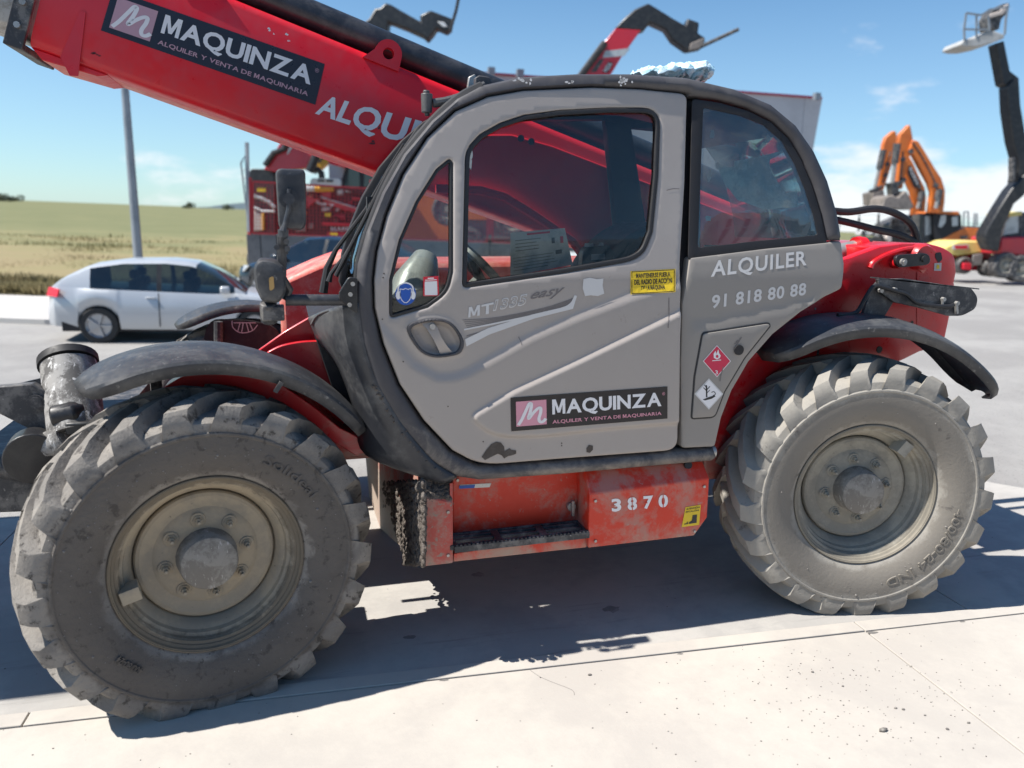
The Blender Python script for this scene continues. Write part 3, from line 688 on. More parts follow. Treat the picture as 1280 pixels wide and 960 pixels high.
# door handle
hb = MB(); HC = S(543, 422, ydoor)
obj('handle_bezel', panel('hb', resample(HR, .02), [[p*.86+sum(HR, Vector((0, 0)))/len(HR)*.14 for p in resample(HR, .02)]], lambda x, z: ycab(x, z)-.012, .03, None, None, grid=.05, edge=.005).data, M['frame'], door)
bpy.data.objects.remove([o for o in bpy.data.objects if o.name.startswith('hb')][0])
b = MB(); v = []
for (u, vv, w, o) in ((533, 402, 15, -.006), (540, 410, 13, .004), (546, 422, 10, .010), (553, 434, 12, .006), (560, 444, 17, -.004)):
    p0 = S(u-w/2, vv+1, ycab, o); p1 = S(u+w/2, vv-1, ycab, o); v += [p0, p1, p1+Vector((0, .02, 0)), p0+Vector((0, .02, 0))]
b.add(v, [(i*4+j, i*4+(j+1) % 4, i*4+4+(j+1) % 4, i*4+4+j) for i in range(4) for j in range(4)]+[(0, 1, 2, 3), (16, 17, 18, 19)]); c = S(540, 408, ycab, .012)
obj('door_handle', b.mesh('h', 60), M['door'], door)
obj('lock', MB().tube([c+Vector((0, .02, 0)), c+Vector((0, -.004, 0))], .011, 14), M['steel'], door)
# prints and stickers on the door
bq = quad((638, 497), (834, 483), (834, 523), (639, 539)); board(bq, Sd, door, M['decal'], M['white'], M['pink'])
yq = quad((788, 339), (844, 336), (844, 365), (788, 368)); q_poly([(0, 0, 1, 1)], yq, Sd, .002, M['yellow'], 'warning_sticker', door, grid=(6, 3))
q_poly([(.02, .02, .98, .05), (.02, .95, .98, .98), (.02, .05, .035, .95), (.965, .05, .98, .95)], yq, Sd, .0032, M['black'], 'sticker_border', door, grid=(4, 1))
for s, a in (('MANTENERSE FUERA', .68), ('DEL RADIO DE ACCIÓN', .40), ('DE LA MÁQUINA', .12)):
    w = .10 if len(s) > 14 else .2; q_text(s, yq, Sd, .0034, M['black'], parent=door, sub=(w*(.8 if len(s) > 17 else 1.2), a, 1-w*(.8 if len(s) > 17 else 1.2), a+(.27 if 'Ó' in s or 'Á' in s else .21)), bold=.03)
q_text('MT', quad((586, 384), (617, 377), (617, 391), (585, 397)), Sd, .002, M['letter'], parent=door, bold=.028)
tq = quad((617, 375), (659, 367), (658, 381), (616, 389)); q_text('1335', tq, Sd, .0014, M['letter'], parent=door, bold=.05, shear=.15, space=1.15); q_text('1335', tq, Sd, .0022, M['door'], parent=door, sub=(.02, .09, .98, .91), bold=.004, shear=.15, space=1.15)
q_text('easy', quad((664, 366), (706, 359), (704, 371), (662, 378)), Sd, .002, M['darkprint'], parent=door, bold=.012, shear=.45)
idq = lambda x, y: (x, y)
ln = MB()
for k in range(5):
    A = [(578+k*1.5, 400+k*2.4), (620, 399+k*1.4-2), (680, 387+k*1.2-2), (719-k*.6, 376+k*1.6-4)]
    q_poly(stroke(A, .8), idq, Sd, .0016, M['darkprint'], 'print_line', door)
q_poly(stroke([(580, 412), (620, 404), (680, 391), (710, 382), (719, 369)], 2.0), idq, Sd, .002, M['letter'], 'print_stripe', door)
q_poly([[(581, 424), (583, 433), (612, 418), (668, 398), (716, 386), (721, 370), (718, 369), (712, 382), (665, 393), (610, 410)]], idq, Sd, .002, M['letter'], 'print_stripe', door)
q_poly(stroke([(583, 420), (640, 404), (712, 384)], 1.2), idq, Sd, .0016, M['darkprint'], 'print_line', door)
# worn patch, chips and scratches
def blob(pts, nm, m, par, surf=None, off=.0022): return q_poly([[tuple(p) for p in pts]], idq, surf or Sd, off, m, nm, par)
q_poly([[(729, 349), (737, 347), (746, 349), (754, 348), (753, 357), (755, 367), (747, 370), (738, 369), (731, 370), (728, 360)]], idq, Sd, .0025, M['letter'], 'sticker_residue', door)
M['chip'] = mat('bare_brown_chip', (.075, .06, .05), .8, v2=(.10, .085, .075), vs=30)
blob([(602, 571), (608, 562), (614, 555), (620, 552), (626, 553), (630, 558), (631, 566), (627, 569), (622, 567), (616, 570), (606, 575)], 'paint_chip', M['chip'], door)
blob([(627, 569), (632, 563), (637, 560), (639, 562), (645, 563), (645, 567), (640, 569), (635, 570), (630, 573)], 'paint_chip', M['chip'], door)
blob([(733, 560), (736, 556), (741, 557), (741, 562), (737, 566), (733, 565)], 'paint_chip', M['chip'], door)
for A in (((648, 421), (651, 427), (652, 431)), ((833, 238), (841, 236), (849, 236)), ((836, 372), (836, 392), (835, 410))): q_poly(stroke(A, 1.0), idq, Sd, .0015, M['darkprint'], 'scratch', door)
for u, v in ((504, 452), (508, 539), (604, 552), (702, 554), (702, 557), (479, 347), (480, 342), (478, 399), (560, 508)): c = Sd(u, v, .001); obj('stone_chip', MB().tube([c+Vector((0, .002, 0)), c], .003, 7), M['chip'], door)
# ear protection sticker and a red-edged label, on the quarter glass
yg = lambda x, z: ycab(x, z)+.008
Sg = lambda u, v, off=0: S(u, v, yg, off)
def disc(cu, cv, ru, rv, n=28): return [(cu+ru*math.cos(2*math.pi*k/n), cv+rv*math.sin(2*math.pi*k/n)) for k in range(n)]
q_poly([disc(507, 367.5, 13, 14)], idq, Sg, 0, M['blue'], 'ear_protection_sticker', door)
wr = stroke([(497.5, 364), (499, 357), (507, 353.5), (515, 357), (516.5, 364)], 1.8); wr += [disc(497.8, 369, 3, 5.5, 12), disc(516.4, 369, 3, 5.5, 12)]
wr += stroke([(500, 361), (500.5, 371), (503, 376), (507, 378.5), (511, 376), (513.5, 371), (514, 361), (510, 361.8), (507, 360.5), (504, 361.8), (500, 361)], .9)
q_poly(wr, idq, Sg, .0008, M['white'], 'ear_muff_mark', door)
lq = quad((529, 346), (548, 345), (549, 370), (529, 370)); q_poly([(0, 0, 1, 1)], lq, Sg, 0, M['redprint'], 'red_edged_label', door, grid=(2, 2)); q_poly([(.1, .04, .9, .74)], lq, Sg, .0008, M['white'], 'label_field', door, grid=(1, 1)); q_poly([(.3, .88, .7, .93), (.12, .79, .88, .83)], lq, Sg, .0008, M['white'], 'label_bars', door, grid=(1, 1))
# dark jamb behind the door's edge and the pillar between door and rear window
JO = resample(dxz(DOORP), .03); nJ = len(JO); arJ = sum(JO[i].x*JO[(i+1) % nJ].y-JO[(i+1) % nJ].x*JO[i].y for i in range(nJ)); sJ = 1 if arJ > 0 else -1
def offs(P, w, sg):
    n = len(P); o = []
    for i in range(n):
        t = P[(i+2) % n]-P[i-2]; o.append(P[i]+Vector((-t.y, t.x)).normalized()*sg*w)
    return o
panel('door_jamb', offs(JO, -.022, sJ), [offs(JO, .045, sJ)], lambda x, z: ycab(x, z)+.048, .03, M['interior'], TH, grid=.2, edge=.002, step=.05)
panel('middle_pillar', dxz([(840, 112), (884, 112), (884, 330), (1040, 305), (1045, 330), (870, 400), (862, 565), (838, 565)]), [], lambda x, z: ycab(x, z)+.055, .03, M['interior'], TH, grid=.2, edge=.002, step=.05)
# --- rear quarter
QP = rp([(863, 322, 3), (960, 310), (1052, 301, 3), (1056, 330), (1053, 361, 5), (1030, 372), (1000, 390), (965, 418), (935, 452), (914, 488), (901, 522), (893, 558, 4), (852, 560, 4), (851, 455), (853, 380)])
QR = dxz(rp([(860, 408), (960, 388), (1060, 366), (1060, 560), (850, 570)]))
FF = dxz(rp([(876, 415, 5), (961, 402, 7), (962, 408), (930, 448), (905, 490), (893, 522, 7), (862, 524, 5), (866, 470)]))
def yqt(x, z): return ycab(x, z)+.004
rq = -.008*sst(sd(QR)(GP2 := np.stack([a.ravel() for a in np.meshgrid(np.arange(1.85, 2.75, .008), np.arange(.8, 1.85, .008))], 1)), -.004, .02)
RQ = rq.reshape((len(np.arange(.8, 1.85, .008)), len(np.arange(1.85, 2.75, .008))))
def yqr(x, z):
    i = min(max(int((x-1.85)/.008), 0), RQ.shape[1]-1); j = min(max(int((z-.8)/.008), 0), RQ.shape[0]-1); return ycab(x, z)+.002+RQ[j, i]
quarter = panel('rear_quarter_panel', dxz(QP), [], yqr, .05, M['quarter'], TH, grid=.024, edge=.008)
Sq = lambda u, v, off=0: S(u, v, yqr, off)
# fuel flap: shallow groove drawn as a dark gap with the flap standing in it
gr = panel('flap_gap', FF, [], lambda x, z: yqr(x, z)-.0022, .002, M['rubber'], quarter, grid=.08, edge=.0005, step=.03)
cF = sum(FF, Vector((0, 0)))/len(FF)
nF = len(FF); arF = sum(FF[i].x*FF[(i+1) % nF].y-FF[(i+1) % nF].x*FF[i].y for i in range(nF)); sgF = 1 if arF > 0 else -1
FI = []
for i in range(nF):
    t = FF[(i+1) % nF]-FF[i-1]; FI.append(FF[i]+Vector((-t.y, t.x)).normalized()*sgF*.007)
panel('fuel_flap', FI, [], lambda x, z: yqr(x, z)-.006, .004, M['quarter'], quarter, grid=.05, edge=.003, step=.02)
q_text('ALQUILER', quad((890, 326), (1008, 313), (1008, 335), (888, 350)), Sq, .0014, M['letter'], parent=quarter, bold=.022, space=1.12)
q_text('91 818 80 88', quad((890, 369), (1008, 353), (1007, 369), (889, 386)), Sq, .0014, M['letter'], parent=quarter, bold=.026, space=1.08, words=True)
def dia(cu, cv, a, b, tilt=0): return [(cu, cv-b), (cu+a, cv-tilt), (cu, cv+b), (cu-a, cv+tilt)]
q_poly([dia(895, 451, 17.5, 20)], idq, Sq, .0075, M['white'], 'hazard_border', quarter); q_poly([dia(895, 451, 16.4, 18.8)], idq, Sq, .0082, M['crimson'], 'flammable_sticker', quarter)
fl = [(891, 447), (890.5, 442), (893, 438), (894, 442), (896.5, 436), (897.5, 441), (899.5, 444), (898.5, 447), (895, 449)]
q_poly([fl, [(889, 450), (900, 449), (900, 450), (889, 451)]], idq, Sq, .009, M['white'], 'flame_mark', quarter); q_poly([disc(895, 445, 1.6, 2)], idq, Sq, .0096, M['crimson'], 'flame_centre', quarter)
q_text('3', quad((892.5, 462.5), (896, 462.5), (896, 467.5), (892.5, 467.5)), Sq, .009, M['white'], parent=quarter, bold=.01)
q_poly([dia(885, 492, 18, 19.5)], idq, Sq, .0075, M['letter'], 'hazard_border', quarter); q_poly([dia(885, 492, 16, 17.5)], idq, Sq, .0082, M['white'], 'environment_sticker', quarter)
tr = stroke([(882, 496), (882, 488), (881.5, 481)], 1.8)+stroke([(882, 488), (878, 484)], 1)+stroke([(882, 487), (886, 482.5)], 1)+stroke([(881.8, 484), (879, 480.5)], .8)+stroke([(882, 491), (886, 487)], .8)
tr += [[(877, 499), (884, 496), (892, 493.5), (893, 495), (888, 498), (880, 500)]]+stroke([(888, 490), (891, 489), (893, 492), (890, 494)], .9)
q_poly(tr, idq, Sq, .009, M['black'], 'dead_tree_mark', quarter)
c = Sq(922, 437, .008); obj('flap_lock', MB().tube([c+Vector((0, .004, 0)), c+Vector((0, -.006, 0))], .022, 16), M['interior'], quarter)
q_poly(stroke([(920, 430), (924, 424), (926, 421)], 1.2)+stroke([(917, 430), (921, 425)], 1)+stroke([(903, 458), (900, 468), (899, 476)], 1.1), idq, Sq, .0085, M['darkprint'], 'scratch', quarter)
# --- rear side window
RW = rp([(866, 123, 6), (900, 128), (935, 138), (965, 153), (987, 174), (1003, 201), (1016, 232), (1027, 268), (1035, 304, 4), (950, 315), (861, 326, 6)])
RG = rp([(880, 134, 4), (925, 144), (955, 156), (978, 176), (994, 204), (1007, 236), (1018, 270), (1023, 294, 4), (950, 301), (873, 310, 4)])
panel('window_border', dxz(RW), [dxz(RG)], lambda x, z: ycab(x, z)+.004, .006, M['interior'], TH, grid=.08, edge=.002)
pane(RG, lambda x, z: ycab(x, z), 'rear_side_window', TH, M['rglass'], .006)
# --- frame arch
OUT = [(600, 107), (650, 96), (720, 92), (790, 92), (860, 97), (920, 111), (965, 130), (995, 155), (1018, 188), (1035, 225), (1047, 265), (1053, 301)]
FR = [(1053, 301), (1035, 301)]
inner_r = [(1035, 301), (1028, 268), (1017, 232), (1004, 201), (988, 173), (966, 151), (935, 135), (900, 125), (862, 120)]
arch = OUT+inner_r+[(861, 116), (800, 110.5), (740, 108), (655, 112), (610, 120), (568, 138.5), (533, 172), (503, 218), (482, 270), (470, 315), (466, 350), (467, 385), (478, 430), (498, 480), (528, 527), (563, 564), (599, 583), (700, 576), (850, 563), (893, 560), (897, 572), (890, 577), (700, 594), (600, 601), (566, 596), (536, 577), (495, 530), (466, 480), (450, 430), (443, 375), (447, 330), (458, 290), (478, 240), (505, 192), (540, 150), (572, 122)]
fr = panel('cab_frame', dxz(arch), [], lambda x, z: ycab(x, z)-.012, .11, M['frame'], TH, grid=.04, edge=.028, step=.022, smooth=60)
# scraped bare patches on the roof edge
for cu, cv in ((645, 101), (658, 103), (712, 103), (779, 100), (784, 101), (776, 105)):
    for k in range(5):
        a, bb = cu+random.uniform(-7, 7), cv+random.uniform(-3, 3); w, h = random.uniform(1, 3), random.uniform(.8, 2.2)
        q_poly([[(a+w*math.cos(t)*random.uniform(.6, 1.2), bb+h*math.sin(t)*random.uniform(.6, 1.2)) for t in (0, 1, 2, 3, 4, 5)]], idq, Sc, .0135, M['letter'], 'scrape', fr)
# grey inner lip behind the door's front edge, seen at the windscreen side
CW = .96                                  # far side of the cab
P = dxz([(443, 375), (447, 330), (458, 290), (478, 240), (505, 192), (540, 150), (572, 122), (600, 107)])
def strip(name, P, y0, y1, th, m, par=TH, inw=1):
    b = MB(); n = len(P); v = []; ctr = sum(P, Vector((0, 0)))/n
    for p in P:
        v.append((p.x, y0+(ycab(p.x, p.y)-YD0), p.y)); v.append((p.x, y1, p.y))
    f = [(2*i, 2*i+1, 2*i+3, 2*i+2) for i in range(n-1)]
    o = obj(name, newmesh(name, v, f, 60), m, par, solid=th); return o
strip('windscreen', [p+Vector((.03, -.01)) for p in P[:-1]], .16, CW-.03, .005, M['glass'])
b = MB()
P3 = [Vector((p.x+.015, .13+(ycab(p.x, p.y)-YD0), p.y)) for p in crom(P, 4)]
b.tube(P3, .022, 8); obj('windscreen_gasket', b, M['rubber'], TH)
PR = dxz([(600, 108), (650, 97), (720, 93), (790, 93), (860, 98), (920, 112), (965, 131), (995, 156)])
rf = strip('roof', [p+Vector((0, -.02)) for p in PR], .20, CW, .035, M['frame'])
strip('headliner', [p+Vector((0, -.055)) for p in PR[:6]], .22, CW-.05, .01, M['liner'])
PB = dxz([(995, 156), (1018, 188), (1035, 225), (1047, 265), (1053, 301)])
strip('rear_windscreen', [p+Vector((-.03, 0)) for p in PB], .17, CW-.03, .005, M['rglass'])
# far side frame and pillar
far = [(p.x, p.y) for p in dxz(OUT+[(1053, 301), (1030, 330), (893, 345), (700, 360), (450, 390), (443, 375), (447, 330), (458, 290), (478, 240), (505, 192), (540, 150), (572, 122)])]
hole1 = [(p.x, p.y) for p in pxz([(462, 330), (468, 290), (480, 252), (500, 214), (525, 184), (555, 166), (600, 156), (665, 150), (757, 150), (777, 350), (530, 360), (462, 352)], lambda x, z: CW)]
hole2 = [(p.x, p.y) for p in pxz([(790, 160), (870, 168), (915, 190), (945, 225), (968, 300), (815, 325)], lambda x, z: CW)]
panel('far_cab_frame', [Vector(p) for p in far], [[Vector(p) for p in hole1], [Vector(p) for p in hole2]], lambda x, z: CW, .05, M['interior'], TH, grid=.1, edge=.01)
# --- inside the cab
b = MB(); b.box((.95, .18, .86), (1.98, CW, .92)); obj('cab_floor', b, M['interior'], TH)
b = MB(); b.box((2.45, .2, 1.45), (2.5, CW-.02, 1.72)); obj('cab_rear_wall', b, M['interior'], TH)
# dash: pale curved cowl seen through the quarter window
def P3d(u, v, Y): return at(u, v, Y=Y)
b = MB(); b.tube([P3d(515, 390, .55), P3d(522, 350, .55), P3d(532, 322, .62)], [.14, .10, .055], 20); obj('dashboard_pod', b, M['paper'], TH)
b = MB(); b.prism([P3d(u, v, .35) for u, v in ((470, 420), (500, 372), (540, 360), (575, 372), (600, 420))], (0, .5, 0)); obj('dashboard', b, M['interior'], TH, bevel=.02)
b = MB()                                    # steering wheel: thick rim and spokes
c = P3d(607, 345, .55); ax = Vector((.75, 0, .66)).normalized(); e1 = Vector((0, 1, 0)); e2 = ax.cross(e1)
rg = [c+(e1*math.cos(2*math.pi*k/28)+e2*math.sin(2*math.pi*k/28))*.19 for k in range(29)]
b.tube(rg, .019, 8, cap=False)
for a in (0, 2.1, 4.2): b.tube([c-ax*.03, c+(e1*math.cos(a)+e2*math.sin(a))*.18], [.024, .015], 6)
b.tube([c-ax*.02, c-ax*.45], .035, 8); obj('steering_wheel', b, M['black'], TH)
b = MB(); b.prism([P3d(u, v, .42) for u, v in rp([(745, 350), (760, 322, 12), (790, 292, 14), (822, 276, 8), (870, 290, 10), (880, 420), (745, 420)])], (0, .42, 0)); obj('seat', b, M['interior'], TH, bevel=.03)
b = MB(); b.prism([P3d(u, v, .40) for u, v in rp([(727, 335), (729, 314, 6), (733, 308, 3), (760, 306, 3), (767, 314, 5), (769, 333)])], (0, .05, 0)); o = obj('radio_box', b, M['plastic'], TH, bevel=.004)
q_poly([[(730, 309), (731, 304), (741, 304), (743, 308)], [(748, 307), (749, 303), (754, 303), (755, 307)], [(739, 318), (756, 317), (756, 324), (739, 325)]], idq, lambda u, v, off=0: P3d(u, v, .395), 0, M['paper'], 'radio_label', o)
# notice sheet stuck inside the glass
ns = q_poly([(0, 0, 1, 1)], quad((638, 291), (706, 285), (716, 331), (638, 345)), lambda u, v, off=0: P3d(u, v, .25-off), 0, M['paper'], 'notice_sheet', TH, grid=(2, 2))
nq = quad((638, 291), (706, 285), (708, 331), (638, 343)); Sn = lambda u, v, off=0: P3d(u, v, .248-off)
q_poly([(.28, .90, .70, .95)], nq, Sn, .001, M['redprint'], 'notice_heading', ns, grid=(1, 1)); q_poly([(.08, .78-.085*k, random.uniform(.4, .6), .80-.085*k) for k in range(4)]+[(.05, .36-.075*k, random.uniform(.6, .85), .375-.075*k) for k in range(5)], nq, Sn, .001, M['darkprint'], 'notice_lines', ns, grid=(1, 1))
q_poly([(.73, .62, .79, .77), (.80, .32, .92, .43)], nq, Sn, .001, M['black'], 'notice_picture', ns, grid=(1, 1)); q_poly([(.90, .60, .96, .78)], nq, Sn, .001, M['redprint'], 'notice_picture', ns, grid=(1, 1))
q_poly([disc(586, 193, 5, 9, 14), [(584, 200), (590, 200), (589, 213), (586, 208), (584, 213)]], idq, lambda u, v, off=0: P3d(u, v, .17), 0, M['paper'], 'paper_rosette', TH)
# torn sheet of film and tape on the rear glass
tear = [(898, 202), (906, 207), (915, 209), (921, 207), (921, 201), (960, 194), (983, 187), (978, 193), (966, 199), (965, 207), (972, 222), (980, 233), (987, 241), (1000, 239), (1001, 258), (960, 262), (925, 250), (908, 228)]
M['film'] = mat('milky_film', (.62, .72, .69), .5, v2=(.28, .35, .33), vs=8)
q_poly([tear], idq, lambda u, v, off=0: S(u, v, ycab, -.02), 0, M['film'], 'torn_film', TH)
for k, (u, v, w, h) in enumerate(((893, 168, 3, 7), (890, 215, 3, 5), (888, 273, 4, 4), (963, 172, 3, 6), (900, 206, 3, 5), (889, 222, 2.5, 7))):
    q_poly([[(u+w*math.cos(t)*random.uniform(.6, 1.3), v+h*math.sin(t)*random.uniform(.6, 1.3)) for t in np.linspace(0, 5.6, 9)]], idq, lambda u, v, off=0: S(u, v, ycab, -.018), 0, M['paper'], 'tape_scrap', TH)
# ================================================================== bodywork round the cab
def plate(name, px, Y, th, m, par=TH, bev=.004, **k):
    b = MB(); b.prism([at(p[0], p[1], Y=Y) for p in px], (0, th, 0)); o = obj(name, b, m, par, bevel=bev)
    return o
# front frame plates
plate('front_frame_plate', [(323, 438), (355, 415), (393, 393), (430, 400), (462, 520), (458, 558), (420, 555), (300, 520)], .62, .03, M['red'])
plate('front_frame_plate', crom([(335, 440), (352, 432), (378, 427), (402, 426)], 4)+[Vector(p) for p in ((430, 425), (452, 480), (458, 556), (430, 556), (340, 540), (300, 480))], .50, .03, M['red'])
plate('wheel_arch_panel', [(205, 484), (225, 472), (262, 462), (300, 462), (345, 476), (392, 508), (425, 535), (455, 550), (459, 564), (445, 570), (410, 548), (370, 524), (330, 506), (290, 496), (240, 492)], .30, .12, M['red'])
# moulded black cowl that runs down in front of the door
A = dxz([(449, 378), (456, 430), (472, 478), (502, 529), (541, 575), (570, 594)])
B0 = [at(u, v, Y=y) for u, v, y in ((386, 397, .46), (398, 424, .42), (424, 460, .36), (446, 520, .30), (458, 568, .25), (548, 602, .115))]
M0 = [at(u, v, Y=y) for u, v, y in ((412, 381, .17), (424, 428, .14), (442, 478, .14), (466, 533, .13), (503, 580, .12), (556, 602, .10))]
b = MB(); rows = []
for i in range(6):
    a = Vector((A[i].x, ycab(*A[i])-.004, A[i].y)); m_ = M0[i]+Vector((0, -.03, 0)); c = B0[i]
    row = []
    for k in range(9):
        t = k/8; row.append(a*(1-t)**2+m_*2*t*(1-t)+c*t*t)
    rows.append(row)
rows2 = []
for k in range(9):
    rows2.append(crom([r[k] for r in rows], 5))
n = len(rows2[0]); v = [rows2[k][i] for k in range(9) for i in range(n)]
f = [(k*n+i, k*n+i+1, (k+1)*n+i+1, (k+1)*n+i) for k in range(8) for i in range(n-1)]
cow = obj('front_cowl', newmesh('cowl', v, f, 60), M['plastic'], TH, solid=.01)
# top of the cowl: rounded front end that catches the sun
b = MB(); tp = [at(440, 380, Y=.14), at(415, 381, Y=.2), at(396, 388, Y=.32), at(388, 400, Y=.42)]
q0 = crom(tp, 5); v = []
for p in q0:
    for k in range(7):
        t = k/6; v.append(p+Vector((.30*math.sin(t*1.57), .12*t, -.02-.05*t+.09*math.sin(t*3.14)*.6)))
f = [(i*7+k, i*7+k+1, i*7+8+k, i*7+7+k) for i in range(len(q0)-1) for k in range(6)]
obj('cowl_top', newmesh('ct', v, f, 60), M['plastic'], TH, solid=.008)
plate('scuttle', [(386, 398), (440, 380), (470, 500), (440, 560), (410, 470)], .44, .5, M['interior'])
# caked mud ledge on the cowl
def lumps(name, pts, n, r0, r1, m, par, spread=.02, seed=3, flat=.6):
    rnd = random.Random(seed); b = MB(); P = crom(pts, 8)
    ico = bmesh.new(); bmesh.ops.create_icosphere(ico, subdivisions=1, radius=1); V = [v.co.copy() for v in ico.verts]; F = [tuple(v.index for v in f.verts) for f in ico.faces]; ico.free()
    for i in range(n):
        p = P[rnd.randrange(len(P))]+Vector([rnd.gauss(0, spread) for _ in range(3)])*Vector((1, .5, 1)).length/1.5
        r = rnd.uniform(r0, r1); q = Matrix.Rotation(rnd.uniform(0, 6), 3, Vector([rnd.gauss(0, 1) for _ in range(3)]).normalized())
        b.add([p+q @ (Vector((v.x, v.y*flat, v.z))*r*(1+.35*noise.noise(v*1.7+p*40))) for v in V], F)
    return obj(name, b.mesh(name, 50), m, par)
mudc = lumps('caked_mud', [Vector((A[i].x-.012, ycab(*A[i])+.002, A[i].y-.012)) for i in range(2, 6)], 600, .003, .007, M['mud'], TH, .004, 5)
mudc['kind'] = 'stuff'
# --- mud-plastered box under the cab front
XF = .785; zt, zb = .835, .475
b = MB(); yi = 1.0
c1 = at(530, 708, Y=.10); c2 = at(565, 704, Y=.10); c3 = at(565, 628, Y=.10); c4 = at(533, 622, Y=.10)
XF = c1.x
in_b = at(464, 650, X=XF-.03); in_b2 = at(490, 674, X=XF-.015)
in_t = at(456, 560, X=XF-.03)
v = [c1, c2, c3, at(548, 600, Y=.135), at(520, 588, Y=.2), in_t, in_b, in_b2]
obj('step_box_side', MB().prism([c1, c2, c3, c4], (0, .03, 0)), M['mudred'], TH, bevel=.003)
front = [c1+Vector((0, .004, 0)), c4+Vector((0, .004, 0)), at(520, 588, X=XF+.02), in_t, in_b, in_b2]
obj('step_box_front', MB().prism(front, (.03, 0, 0)), M['mudred'], TH, bevel=.003)
obj('step_box_top', MB().prism([c4, c3, at(563, 600, Y=.16), at(540, 592, Y=.17)], (0, .006, .004)), M['mudred'], TH)
# lumps of dried mud on the front face
rnd = random.Random(11); b = MB()
ico = bmesh.new(); bmesh.ops.create_icosphere(ico, subdivisions=2, radius=1); IV = [v.co.copy() for v in ico.verts]; IF = [tuple(v.index for v in f.verts) for f in ico.faces]; ico.free()
for i in range(1500):
    s, t = rnd.random(), rnd.random()
    u0 = 533-s*(45+10*math.sin(t*9)) if t > .35 else 533-s*(50-60*(.35-t)); vv = 602+t*103
    u0 = 531-s*(42-18*abs(t-.45)*2*(t > .45)+10*(t < .3)); 
    if t > .82: u0 = 530-s*26
    p = at(u0, vv-(1-s)*0, X=XF-.006-rnd.random()*.012); r = rnd.uniform(.007, .019)*(1-.3*s)
    b.add([p+Vector((w.x*.6, w.y, w.z))*r*(1+.5*noise.noise(w*2+p*60)) for w in IV], IF)
for i in range(420):
    u0, vv = rnd.uniform(528, 562), rnd.uniform(598, 624)
    if rnd.random() < .4: vv = rnd.uniform(612, 626); u0 = rnd.uniform(530, 545)
    Yp = .112+max(0, (620-vv))/22*.045; p = at(u0, vv, Y=Yp); r = rnd.uniform(.005, .013)
    b.add([p+w*r*(1+.5*noise.noise(w*2+p*60)) for w in IV], IF)
o = obj('mud_clods', b.mesh('mud', 60), M['mud'], TH); o['kind'] = 'stuff'
# --- step recess, tread, toolbox
plate('step_back', [(566, 596), (738, 585), (738, 664), (566, 676)], .24, .02, M['lowred'])
obj('step_side', MB().prism([at(566, 600, Y=.24), at(566, 604, Y=.11), at(566, 703, Y=.10), at(566, 690, Y=.24)], (-.012, 0, 0)), M['mudred'], TH)
obj('step_kick_plate', MB().prism([at(567, 692, Y=.115), at(733, 668, Y=.115), at(733, 684, Y=.115), at(567, 702, Y=.115)], (0, .012, 0)), M['lowred'], TH, bevel=.003)
obj('step_floor', MB().prism([at(567, 702, Y=.12), at(733, 684, Y=.12), at(733, 684, Y=.12)+Vector((0, .14, 0)), at(567, 702, Y=.12)+Vector((0, .14, 0))], (0, 0, .004)), M['lowred'], TH)
# grating: frame, bars and teeth
sa, sb = at(568, 683, Y=.09), at(737, 664, Y=.09); dx = (sb-sa)
tr_ = MB(); zt0 = sa.z
tr_.box((sa.x, .085, zt0-.028), (sb.x, .097, zt0)); tr_.box((sa.x, .215, zt0-.02), (sb.x, .227, zt0+.002))
for k in range(4): x = sa.x+dx.x*k/3; tr_.box((x-.016, .0972, zt0-.02), (x+.016, .2148, zt0+.001))
for k in range(3):
    xa, xb = sa.x+dx.x*k/3+.016, sa.x+dx.x*(k+1)/3-.016
    for yy in (.112, .155, .195): tr_.box((xa, yy-.006, zt0-.018), (xb, yy+.006, zt0+.0005))
for k in range(34): x = sa.x+.01+(dx.x-.02)*k/33; tr_.box((x-.005, .0845, zt0+.0001), (x+.005, .0965, zt0+.006))
step = obj('step_tread', tr_, M['dustblack'], TH, bevel=.002)
c = at(715, 634, Y=.22); b = MB(); b.tube([c+Vector((0, .03, 0)), c], .020, 16); b.box((c.x-.006, c.y-.02, c.z-.035), (c.x+.006, c.y, c.z+.035)); obj('t_handle_latch', b, M['steel'], TH, bevel=.002)
q_poly([[(575, 606), (614, 604), (612, 609), (574, 611)]], idq, lambda u, v, off=0: at(u, v, Y=.238), 0, M['paper'], 'maker_plate', TH); q_poly([[(574, 607.2), (594, 605.8), (593, 610), (574, 611)]], idq, lambda u, v, off=0: at(u, v, Y=.2365), 0, M['blue'], 'maker_plate_band', TH)
Yt = .085; tb = [at(737, 618, Y=Yt), at(887, 598, Y=Yt), at(886, 640, Y=Yt), at(873, 668, Y=Yt+.05), at(737, 685, Y=Yt)]
box = MB(); p0, p1 = tb[0], tb[1]; up0, up1 = at(731, 588, Y=.15), at(878, 576, Y=.15)
zb_ = tb[4].z; fr_ = [p0, p1, Vector((p1.x, Yt, zb_+.08)), Vector((p1.x-.06, Yt, zb_)), Vector((p0.x, Yt, zb_))]
D = Vector((0, .40, 0)); v = fr_+[up0, up1]+[Vector((q.x, .5, q.z)) for q in (fr_[2], fr_[3], fr_[4], up0, up1)]
box.add(v, [(0, 1, 2, 3, 4), (0, 5, 6, 1), (5, 10, 11, 6), (4, 3, 8, 9), (3, 2, 7, 8), (0, 4, 9, 10, 5), (1, 6, 11, 7, 2), (7, 11, 10, 9, 8)])
tbx = obj('toolbox', box.mesh('tb', 20), M['lowred'], TH, bevel=.006)
St = lambda u, v, off=0: at(u, v, Y=Yt-off)
def stencil(ch, q, sub):
    v, f = text_mesh(ch, bold=.035); a, b_, c_, d_ = sub
    return q_text(ch, q, St, .002, M['white'], 'stencil_digit', tbx, sub=sub, bold=.035)
